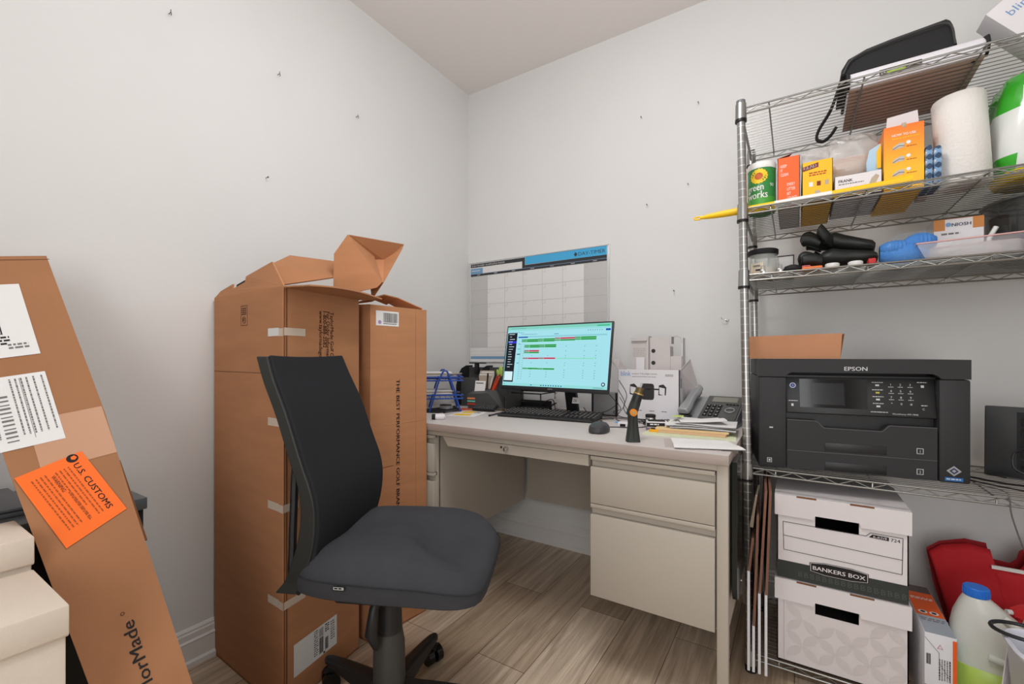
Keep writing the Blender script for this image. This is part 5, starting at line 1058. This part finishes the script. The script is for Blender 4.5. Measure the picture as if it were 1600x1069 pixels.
for i, s in enumerate('123456789*0#'): mb.text(s, .009, pw_, KF @ Matrix.Translation((.262+.022*(i % 3), .090-.0185*(i//3), 0)), align='C'); 
for i in range(9): mb.lines(.256+.022*(i % 3), .087-.0185*(i//3), .012, 1, .003, pw_, KF, seed=i)
for j, y in enumerate((.100, .078, .058, .038)): mb.lines(.218, y, .026, 1, .004, pw_, KF, seed=j+4); mb.rect(.226, y-.012, .235, y-.007, pw_ if j != 1 else yl_, KF)
mb.lines(.322, .102, .022, 1, .004, pw_, KF); mb.rect(.330, .086, .337, .093, pw_, KF); mb.lines(.328, .036, .014, 1, .004, pw_, KF); mb.text('C', .008, pw_, KF @ Matrix.Translation((.330, .022, 0)))
mb.text('WorkForce WF-7840', .0062, pw_, KF @ Matrix.Translation((.262, .006, 0)), w=.058); mb.lines(.212, .013, .040, 1, .004, pw_, KF, seed=7); mb.lines(.006, .038, .024, 1, .004, pw_, KF); mb.rect(.013, .020, .019, .028, pw_, KF)
mb.build('keypad', cpo)
pg_ = em('power_light', (196, 206, 240), .9); mb = MB(CPF @ Matrix.Translation((.018, .085, .001))); mb.tube([(.0072*math.cos(a), .0072*math.sin(a), 0) for a in [k*math.pi/12 for k in range(24)]], .0010, pg_, 6, closed=True).lathe([(.0001, 0), (.0035, .0002), (.0001, .0003)], mat('power_blue', (110, 120, 180), .5), 16); mb.build('power_button', cpo)
def tray(name, z0, z1, dip, num, hz):
    x0, x1 = A0+.001, A1-.003; F = frame((0, 0, 0), (1, 0, 0), (0, 0, 1)); tp_ = [(x0, z1), (x1, z1)]
    if dip: tp_ = [(x0, z1), (x0+.075, z1-.001)] + [(x0+.075+.024*s_, z1-.001-.020*(1-math.cos(math.pi*s_))/2) for s_ in (.2, .4, .6, .8, 1)] + [(x1-.125-.0+.0, z1-.022)] + [(x1-.125+.022*s_, z1-.022+.018*(1-math.cos(math.pi*s_))/2) for s_ in (.2, .4, .6, .8, 1)] + [(x1, z1-.004)]
    m_ = MB(); m_.prism([(x0, z0), (x1, z0)]+tp_[::-1], -.05, -.002, pb_, F); m_.tube([(a, .0025, b) for a, b in tp_], .0012, pe_, 6)
    o_ = m_.build('paper_tray', t)
    MB().b2((.176, .0005, hz), (.325, .004, hz+.025), pd_, bev=.001).build('tray_handle', o_)
    q = MB(FR(.392, .0014, z0+.014)); q.rect(0, 0, .015, .016, pw_).rect(.0015, .0015, .0135, .0145, pd_, z=.0003); q.text(num, .010, pw_, Matrix.Translation((.0075, .004, .0006)), align='C'); q.build('tray_number', o_)
tray('t1', .062, .155, True, '1', .066); tray('t2', .004, .060, False, '2', .008)
mb = MB(); [mb.text('EPSON', .0165, pw_, FR(.224+q, -.0006-q*.2, .309), w=.055) for q in (0, .0006)]
mb.rect(.024, .018, .037, .032, pw_, FR(0, -.0006, 0)).rect(.0255, .0195, .0355, .0305, pb_, FR(0, -.0009, 0)).rect(.028, .022, .033, .028, pw_, FR(0, -.0012, 0)).rect(.030, .126, .040, .130, pw_, FR(0, -.0006, 0))
sv = mat('badge_silver', (176, 178, 182), .3, .6); D_ = FR(.471, -.0006, .036); mb.poly([(-.016, 0, 0), (0, -.014, 0), (.016, 0, 0), (0, .014, 0)], sv, D_).poly([(-.010, 0, .0003), (0, -.009, .0003), (.010, 0, .0003), (0, .009, .0003)], mat('badge_navy', (30, 44, 84), .4), D_).poly([(-.005, 0, .0006), (0, -.0045, .0006), (.005, 0, .0006), (0, .0045, .0006)], sv, D_)
mb.rect(.452, .008, .490, .018, mat('badge_blue', (40, 110, 180), .4), FR(0, -.0006, 0)).lines(.455, .015, .032, 1, .006, pw_, FR(0, -.0009, 0)); mb.build('badge', t)
# cardboard tray on the printer
ct = mat('cardboard_pale', (194, 138, 102), .8, var=.04, vscale=10); t = thing('cardboard_tray', 'shallow brown cardboard box lid lying on top of the printer', 'box', (-.006, 1.735, Z4+PH+.002), R(0)); k = .0025
MB().slab([(-.124, -.055, .0), (.124, -.055, 0), (.128, -.060, .078), (-.130, -.060, .073)], k, ct).slab([(.124, .055, .0), (-.124, .055, 0), (-.130, .060, .073), (.128, .060, .078)], k, ct).b2((-.124, -.055, 0), (.124, .055, k), ct).build('tray_walls', t)
MB().slab([(.124, -.055, 0), (.124, .055, 0), (.134, .058, .076), (.134, -.058, .076)], k, card_edge).build('side_flap', t); MB().slab([(-.124, .055, 0), (-.124, -.055, 0), (-.134, -.058, .072), (-.134, .058, .072)], k, card_edge).build('side_flap', t)

# ================================================================== LAPTOP AND CABLES BESIDE THE PRINTER
lp = mat('laptop_black', (58, 58, 58), .5, bump=.3, bscale=800); t = thing('laptop', 'dark laptop standing upright against the wall right of the printer', 'laptop', (.478, 1.875, Z4), R(-18), None, R(-6))
MB().b2((0, -.012, 0), (.36, 0, .205), lp, bev=.004).build('laptop_shell', t); mb = MB()
for i in range(13):
    for j in range(5): mb.b2((.072+i*.0195, -.0135, .030+j*.030), (.088+i*.0195, -.0121, .054+j*.030), blackg)
mb.build('keys', t); MB().b2((.064, -.0126, .018), (.335, -.0120, .190), blackm).build('key_well', t)
MB().slab([(.0, -.013, .001), (.36, -.013, .001), (.36, -.15, .006), (.05, -.13, .006)], .004, lp).build('folded_screen', t)
for i, (pts, lb_) in enumerate((([(.40, 1.80, .655), (.47, 1.74, .655), (.52, 1.70, .66), (.60, 1.66, .66)], 'thick black cable on the shelf running right from the printer'),
        ([(.40, 1.74, .655), (.47, 1.68, .655), (.54, 1.64, .656), (.60, 1.62, .656)], 'second black cable crossing the shelf wires right of the printer'),
        ([(.56, 1.80, .73), (.51, 1.76, .74), (.50, 1.74, .70), (.53, 1.73, .68), (.56, 1.70, .67)], 'black looped cable lying against the upright laptop'),
        ([(.405, 1.69, .656), (.43, 1.65, .658), (.445, 1.61, .66), (.45, 1.592, .65), (.455, 1.592, .60), (.485, 1.60, .50), (.525, 1.615, .42), (.545, 1.63, .33), (.555, 1.66, .28)], 'thin grey cord hanging down from the printer shelf over the red bag'))):
    cable('extension_cable', lb_, pts, (.0028, .002, .0028, .0016)[i], black if i < 3 else mat('cord_grey', (96, 92, 88), .5), 'cords beside the printer')

# ================================================================== FILE BOXES
bw_ = mat('file_box_white', (228, 222, 222), .7); bk = mat('file_box_band', (52, 56, 54), .7)
pat = bpy.data.materials.new('file_box_pattern'); pat.use_nodes = True; nt = pat.node_tree; b_ = nt.nodes['Principled BSDF']; b_.inputs['Roughness'].default_value = .7
b_.inputs['Base Color'].default_value = lin((222, 214, 214))+(1,)
petal = mat('petal_print', (211, 203, 202), .7)
def file_box(name, lab, x0, y0, z0, h, m, lidh=.062, w=.318, d=.385):
    t = thing(name, lab, 'file box', (x0, y0, z0)); k = .003
    b = MB(); sx0, sx1 = .102, .206; hz0, hz1 = h-.088, h-.050        # hand hole in the front wall
    b.b2((.004, .006, 0), (sx0, .006+k, h-.006), m).b2((sx1, .006, 0), (w-.004, .006+k, h-.006), m).b2((sx0, .006, 0), (sx1, .006+k, hz0), m).b2((sx0, .006, hz1), (sx1, .006+k, h-.006), m)
    b.b2((.004, d-k, 0), (w-.004, d, h-.006), m).b2((.004, .006, 0), (.004+k, d, h-.006), m).b2((w-.004-k, .006, 0), (w-.004, d, h-.006), m).b2((.004, .006, 0), (w-.004, d, k), m)
    return t, b
def lid(t, h, lidh, w=.318, d=.39, notch=True):
    l = MB(); k = .003; F = FR(0, 0, 0); n0, n1 = .098, .210
    pts = [(-.002, h-lidh), (n0, h-lidh), (n0+.004, h-lidh+.012), (n1-.004, h-lidh+.012), (n1, h-lidh), (w+.002, h-lidh), (w+.002, h), (-.002, h)] if notch else [(-.002, h-lidh), (w+.002, h-lidh), (w+.002, h), (-.002, h)]
    l.prism(pts, -k, 0, bw_, F).b2((-.002, k+.0001, h-k), (w+.002, d+.002, h), bw_).b2((-.002, k, h-lidh), (-.002+k, d, h-k), bw_).b2((w+.002-k, k, h-lidh), (w+.002, d, h-k), bw_).b2((-.002+k, d-k, h-lidh), (w+.002-k, d, h-k), bw_)
    for a, b in ((.055, .105), (.185, .240)): l.b2((a, -.0005, h-.004), (b, .002, h+.0006), card_edge)
    l.build('box_lid', t)
for nm, lab, z0, h in (('file_box', 'white file storage box with black band and logo, the upper of the stack', Z5+.2575, .256), ('file_box', 'white file storage box with faint petal pattern, the lower of the stack', Z5, .254)):
    up_ = z0 > .2
    t, b = file_box(nm, lab, -.050, 1.603, z0, h, bw_ if up_ else pat)
    F = FR(0, .0054, 0)
    if up_:
        b.rect(.004, 0, .314, .052, bk, F)
        for k in range(17): b.text('B', .022, mat('band_letter', (78, 82, 80), .7), F @ Matrix.Translation((.060+.015*k, .012, .0004)), w=.010)
        def ln(x0, y0, x1, y1, r=.0007): b.tube([(x0, y0, .0004), (x1, y1, .0004)], r, ink, 4, F)
        ln(.020, .172, .022, .086); ln(.022, .086, .300, .080); ln(.300, .080, .302, .180); ln(.302, .180, .232, .181); ln(.232, .181, .222, .170); ln(.222, .170, .020, .172); ln(.021, .130, .300, .120)
        b.poly([(.228, .168, .0005), (.272, .166, .0005), (.272, .176, .0005), (.236, .177, .0005)], ink, F); b.text('R-KIVE', .008, bw_, F @ Matrix.Translation((.238, .1685, .0008)), w=.030); b.text('724', .013, ink, F @ Matrix.Translation((.276, .166, .0005)), w=.020)
        lp_ = [(.088, .036), (.125, .030), (.190, .030), (.228, .036), (.228, .062), (.190, .068), (.125, .068), (.088, .062)]
        sc2 = lambda P, k: [((x-.158)*k[0]+.158, (y-.049)*k[1]+.049, 0) for x, y in P]
        b.poly(sc2(lp_, (1, 1)), ink, F @ Matrix.Translation((0, 0, .0006))).poly(sc2(lp_, (.97, .92)), bw_, F @ Matrix.Translation((0, 0, .0009))).poly(sc2(lp_, (.95, .86)), ink, F @ Matrix.Translation((0, 0, .0012)))
        for q in (0, .0006): b.text('BANKERS BOX', .0165, bw_, F @ Matrix.Translation((.158+q, .0425, .0015+q*.1)), w=.124, align='C')
    else:
        R_ = .040
        for i in range(-1, 5):
            for j in range(-1, 4):
                cx_, cy_ = .03+i*.080, .02+j*.080
                for a in (45, 135, 225, 315):
                    ca, sa = math.cos(R(a)), math.sin(R(a)); L_ = R_*1.38; P_ = []
                    for s_ in range(9):
                        u = s_/8; P_.append((u*L_, .012*math.sin(math.pi*u)))
                    for s_ in range(7, 0, -1):
                        u = s_/8; P_.append((u*L_, -.012*math.sin(math.pi*u)))
                    Q = [(min(.314, max(.004, cx_+ca*x-sa*y)), min(.192, max(0, cy_+sa*x+ca*y)), 0) for x, y in P_]
                    xm = sum(q[0] for q in Q)/len(Q); ym_ = sum(q[1] for q in Q)/len(Q)
                    if .014 < xm < .304 and .010 < ym_ < .186 and not (.085 < xm < .225 and .135 < ym_): b.poly(Q, petal, F @ Matrix.Translation((0, 0, .0003)))
        b.rect(.022, 0, .0226, .2, inkg, F)
    b.build('box_body', t); lid(t, h, .064)
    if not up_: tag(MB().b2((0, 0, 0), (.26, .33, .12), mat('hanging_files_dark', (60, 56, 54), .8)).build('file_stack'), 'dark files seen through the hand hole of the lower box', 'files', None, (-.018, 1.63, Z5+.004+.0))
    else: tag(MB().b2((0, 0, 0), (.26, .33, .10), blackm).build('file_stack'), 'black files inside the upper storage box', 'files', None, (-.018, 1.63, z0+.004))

# ================================================================== BOARDS AND PANEL BETWEEN DESK AND FILE BOXES
brd = mat('board_brown', (132, 92, 74), .7, var=.1, vscale=20); brw = mat('board_white', (226, 224, 226), .6)
for i, (x, rx_, z1_, zw, dx, lab) in enumerate(((-.1110, 0, .40, .30, .010, 'leftmost brown-edged board with white sleeve, standing nearest the desk leg'), (-.098, 0, .47, .14, .010, 'second brown-edged board from the desk, mostly brown'), (-.083, 0, .545, .24, .016, 'third board from the desk, brown above and white below'), (-.066, 0, .545, .24, .010, 'board closest to the file boxes, brown above and white below'))):
    t = thing('flat_board', lab, 'board', (x, 1.495, Z5+.0), R(3.5), 'flat boards standing on edge'); zz = zw
    MB().slab([(0, 0, zz), (0, .30, zz), (dx, .30, z1_), (dx, 0, z1_)], .0065, brd).build('brown_panel', t)
    MB().slab([(-.001, -.002, .004), (-.001, .29, .004), (-.001, .29, zz), (-.001, -.002, zz)], .0070, brw).b2((-.0080, -.001, .002), (-.0015, .29, .012), brw, bev=.002).build('white_sleeve', t)
t = thing('silver_folder', 'shiny brownish bent sheet hanging at the top of the flat boards', 'folder', (-.108, 1.52, .49)); MB().loft([[(-.006, -.02, 0), (.004, -.02, 0), (.004, .10, 0), (-.006, .10, 0)], [(.004, -.02, .06), (.010, -.02, .06), (.010, .10, .06), (.004, .10, .06)], [(.010, -.02, .10), (.016, -.02, .10), (.016, .10, .10), (.010, .10, .10)]], mat('sheen_bronze', (150, 136, 122), .25, .4), smooth=False).build('sheet', t); MB().b2((-.008, -.022, -.035), (-.004, .09, 0.004), mat('dark_green_grey', (58, 66, 60), .5)).build('lower_edge', t)
t = thing('black_tray', 'glossy black rounded panel hanging between the desk side and the post', 'tray', (-.1385, 1.42, .32)); F = frame((0, 0, 0), (0, 1, 0), (0, 0, 1)); pts = [(-.07, .39), (-.07, .04)]+[(-.07+.04-.04*math.cos(a), .04-.04*math.sin(a)) for a in (R(30), R(60), R(90))]+[(.06-.03+.03*math.sin(a), .03-.03*math.cos(a)) for a in (0, R(30), R(60), R(90))]+[(.06, .39)]
MB().prism(pts, -.0065, .0065, mat('panel_black_green', (22, 28, 26), .15), F).build('panel', t); MB().cyl((.0, .045, .02), (.008, .045, .02), .003, chrome, 10).build('rivet', t)

# ================================================================== BOTTOM RIGHT
bo = mat('battery_orange', (232, 96, 34), .55); t = thing('battery_box', 'orange, grey and white product box between the file boxes and the bleach jug', 'box', (.290, 1.575, Z5))
MB().b2((0, 0, 0), (.062, .30, .212), mat('box_cool_white', (220, 220, 224), .5), bev=.001).build('box_body', t)
mb = MB(); mb.rect(.001, .10, .061, .25, bo, z=.2125).rect(.001, .001, .061, .10, mat('box_grey_blue', (160, 168, 178), .5), z=.2125).rect(.001, .25, .061, .299, mat('box_dark_photo', (86, 76, 72), .5), z=.2125)
for x in (.018, .042): mb.lathe([(.0001, 0), (.010, .0001), (.0001, .0002)], wpl, 16, Matrix.Translation((x, .12, .213))).lathe([(.0001, 0), (.006, .0001), (.0001, .0002)], ink, 8, Matrix.Translation((x, .12, .2134)))
mb.lines(.006, .085, .05, 2, .01, inkg, Matrix.Translation((0, 0, .2129))); mb.lines(.006, .085+.13, .05, 2, .008, white, Matrix.Translation((0, 0, .2129)))
mb.b2((.054, -.0006, 0), (.0625, .0, .205), bo); F = FR(0, -.0007, 0)
for k in range(5): mb.lines(0, 0, .055, 1, .0045, ink if k in (0, 4) else inkg, F @ Matrix.Translation((.050-.005*k, .150, 0)) @ Matrix.Rotation(R(-90), 4, 'Z'), seed=k)
mb.tube([(.030+.006*math.cos(a), .180+.007*math.sin(a), 0) for a in (R(90), R(210), R(330))], .0008, mat('recycle_red', (206, 120, 120), .6), 5, F, closed=True)
mb.tube([(.0, .20, 0), (.028, .165, 0), (.028, .14, 0), (.05, .10, 0)], .0005, inkg, 4, F); mb.barcode(.003, .13, .012, .158, ink, F); mb.rect(.0, .06, .025, .075, ink, F); mb.build('print', t)
# bleach jug
jw = mat('jug_plastic', (238, 240, 232), .3, alpha=.72, coat=.2); jl = mat('jug_liquid', (186, 214, 96), .25)
t = thing('bleach_jug', 'translucent jug of lime green liquid with blue cap beside the battery box', 'jug', (.452, 1.690, Z5), R(-8))
def jloop(cx_, a, b, z, n=3.2): return [(x*a+cx_, y*b, z) for x, y, _ in sup(1, 1, n, 40)]
MB().loft([jloop(0, .080, .052, .001), jloop(0, .088, .058, .008), jloop(0, .088, .058, .09), jloop(0, .086, .057, .16), jloop(-.006, .082, .055, .195), jloop(-.016, .066, .048, .235, 2.6), jloop(-.030, .040, .036, .270, 2.2), jloop(-.036, .026, .026, .288, 2), jloop(-.036, .022, .022, .300, 2)], jw).build('jug_body', t)
MB().loft([jloop(0, .0885, .0585, .006), jloop(0, .0892, .0592, .008), jloop(0, .0892, .0592, .117), jloop(0, .0884, .0584, .118)], jl).build('liquid', t)
MB().tube(spline([(.010, -.040, .262), (.040, -.052, .240), (.052, -.060, .205), (.044, -.062, .170), (.015, -.060, .155), (-.02, -.060, .160)], 6), .009, jw, 12).build('jug_handle', t)
cbm = mat('cap_blue', (38, 116, 216), .4); mb = MB().lathe([(.026, .290), (.027, .292), (.026, .312), (.024, .314), (.001, .314)], cbm, 32, Matrix.Translation((-.036, 0, 0)))
for k in range(24): a = k*math.pi/12; mb.cyl((-.036+.0265*math.cos(a), .0265*math.sin(a), .293), (-.036+.0255*math.cos(a), .0255*math.sin(a), .310), .0014, cbm, 5)
mb.build('jug_cap', t)
mb = MB(frame((-.0905, .05, .0), (0, -1, 0), (0, 0, 1))); lbp = [(-.0, .02), (.112, .02), (.112, .16), (.10, .178), (.02, .182), (0, .16)]
mb.prism(lbp, -.002, .0008, mat('label_sky', (70, 160, 210), .5)).poly([(.0, .10, .0012), (.112, .12, .0012), (.112, .15, .0012), (.02, .15, .0012)], mat('label_red', (196, 70, 50), .5)).poly([(0, .06, .0012), (.112, .08, .0012), (.112, .105, .0012), (0, .09, .0012)], wpl).poly([(0, .02, .0012), (.112, .02, .0012), (.112, .05, .0012), (0, .045, .0012)], yb)
mb.build('jug_label', t)
# red reusable bag
rb = mat('bag_red', (196, 30, 40), .75, bump=.4, bscale=300); rb2 = mat('bag_red_trim', (150, 16, 26), .75)
t = thing('reusable_bag', 'red reusable shopping bag slumped against the wall under the printer shelf', 'bag', (.56, 1.93, Z5))
def bagsheet(y, s):
    V = []; N_ = 14; M_ = 12; top_ = [(-.185, .29), (-.15, .325), (-.10, .350), (-.045, .350), (-.035, .325), (-.045, .305), (.0, .300), (.03, .312), (.0, .335), (.06, .352), (.13, .345), (.2, .36), (.24, .35), (.26, .3), (.27, .28)]
    return top_
tp_ = bagsheet(0, 0)
outl = [(-.12, .0), (-.15, .10), (-.175, .20), (-.192, .305), (-.16, .335), (-.10, .356), (-.052, .352), (-.046, .318), (-.040, .306), (-.0, .302), (.014, .318), (.020, .344), (.05, .366), (.14, .356), (.22, .37), (.26, .30), (.25, 0)]
mb = MB(); F = FR(0, 0, 0)
mb.prism(outl, -.05, -.047, rb2, F); o = mb.build('back_panel', t)
fo = [(x*.98, z-.012) if z > .05 else (x, z) for x, z in outl]
n_ = 12; V = []; Fc = []
def topz(x):
    P_ = sorted([p for p in outl[3:16]]); 
    for a, b in zip(P_, P_[1:]):
        if a[0] <= x <= b[0] and b[0] > a[0]: return a[1]+(b[1]-a[1])*(x-a[0])/(b[0]-a[0])
    return .3
NX, NZ = 90, 20
for j in range(NZ+1):
    for i in range(NX+1):
        u = i/NX; v = j/NZ; xl = -.12-.07*v; x = xl+(.25-xl)*u; zt = topz(min(.25, max(-.19, -.19+.44*u)))-.006; z_ = zt*v
        bulge = .055*math.sin(math.pi*u)**.6*math.sin(math.pi*(v*.85+.12))+.008*math.sin(9*u+4*v)+.006*math.sin(17*v-5*u)
        V.append((x, .02-bulge, z_))
for j in range(NZ):
    for i in range(NX): k = j*(NX+1)+i; Fc.append((k, k+1, k+NX+2, k+NX+1))
MB().add(V, Fc, rb, smooth=True).build('front_panel', t, solid=.002)
MB().b2((-.055, -.012, .295), (.012, -.006, .305), wpl).build('white_paper_inside', t)
mb = MB(); mb.tube([(.020*math.cos(a)+.02, -.052, .020*math.sin(a)+.165) for a in [R(60+20*k) for k in range(13)]], .005, wpl, 8); mb.build('white_print', t)
# spray bottle
rs = mat('trigger_red', (214, 40, 44), .4); t = thing('spray_bottle', 'red spray bottle standing in front of the red bag behind the jug', 'bottle', (.555, 1.80, Z5), R(20)); MB().lathe([(.036, 0), (.040, .006), (.040, .14), (.030, .175), (.014, .19)], rs, 32, sy=.7).build('bottle_body', t); MB().lathe([(.015, .190), (.016, .195), (.015, .212)], rs, 20).build('collar', t)
MB().loft([[(-.050, -.010, .222), (-.050, .010, .222), (-.050, .008, .238), (-.050, -.008, .238)], [(-.02, -.014, .212), (-.02, .014, .212), (-.02, .011, .250), (-.02, -.011, .250)], [(.03, -.014, .210), (.03, .014, .210), (.03, .010, .240), (.03, -.010, .240)]], rs).build('spray_head', t); MB().tube([(-.03, 0, .214), (-.040, 0, .190), (-.032, 0, .165)], .006, rs, 8).build('trigger', t); MB().cyl((-.062, 0, .229), (-.050, 0, .229), .007, wpl, 12).build('nozzle', t)
# bits at the very corner
t = thing('plastic_basket', 'white plastic open tub with rounded rim in the bottom right corner', 'tub', (.535, 1.475, 0)); g_ = mat('tub_lilac_white', (222, 222, 232), .35)
def tl(k, z): return [(x*.115*k, y*.085*k, z) for x, y, _ in sup(1, 1, 4, 44)]
MB().loft([tl(.75, .001), tl(.80, .01), tl(.98, .325), tl(1.04, .333), tl(1.05, .340), tl(1.0, .345), tl(.95, .338), tl(.92, .30), tl(.74, .02)], g_).build('tub_body', t); tag(MB().loft([sup(.08, .055, 3, 24, z=0), sup(.085, .06, 3, 24, z=.10), sup(.06, .04, 3, 24, z=.14)], mat('cloth_lilac_grey', (150, 150, 168), .9, bump=.6, bscale=60)).build('folded_cloth'), 'grey lilac cloth inside the white tub', 'cloth', None, (.535, 1.475, .15))
tag(MB().slab([(-.03, .0, 0), (.01, .04, 0), (.010, .045, .07), (-.012, .03, .085)], .002, wb).build('folded_card'), 'folded white card standing between the jug and the white tub', 'card', None, (.452, 1.535, .205))
tag(MB().cyl((0, 0, 0), (0, 0, .204), .012, dark, 20).build('grey_tube'), 'short grey tube standing on the floor in front of the jug', 'tube', None, (.455, 1.575, 0))
P = [(.055*math.cos(a), .040*math.sin(a), 0) for a in [k*math.pi/16 for k in range(32)]]; tag(MB().tube(P, .0045, black, 8, closed=True).build('cord_loop'), 'black ring of thick cord lying on the rim of the white tub', 'cord', None, (.455, 1.525, .351))
tag(MB().cyl((0, 0, 0), (.0, .02, .0), .022, blackm, 24).tube([(.024*math.cos(a), 0, .024*math.sin(a)) for a in [k*math.pi/12 for k in range(24)]], .003, gold, 6, closed=True).cyl((0, .01, -.20), (0, .01, -.015), .006, blackm, 10).b2((-.03, -.02, -.212), (.03, .04, -.20), blackm).build('round_mirror'), 'small round black dial with brass rim at the right edge beside the spray bottle', 'dial', None, (.625, 1.70, Z5+.2125))
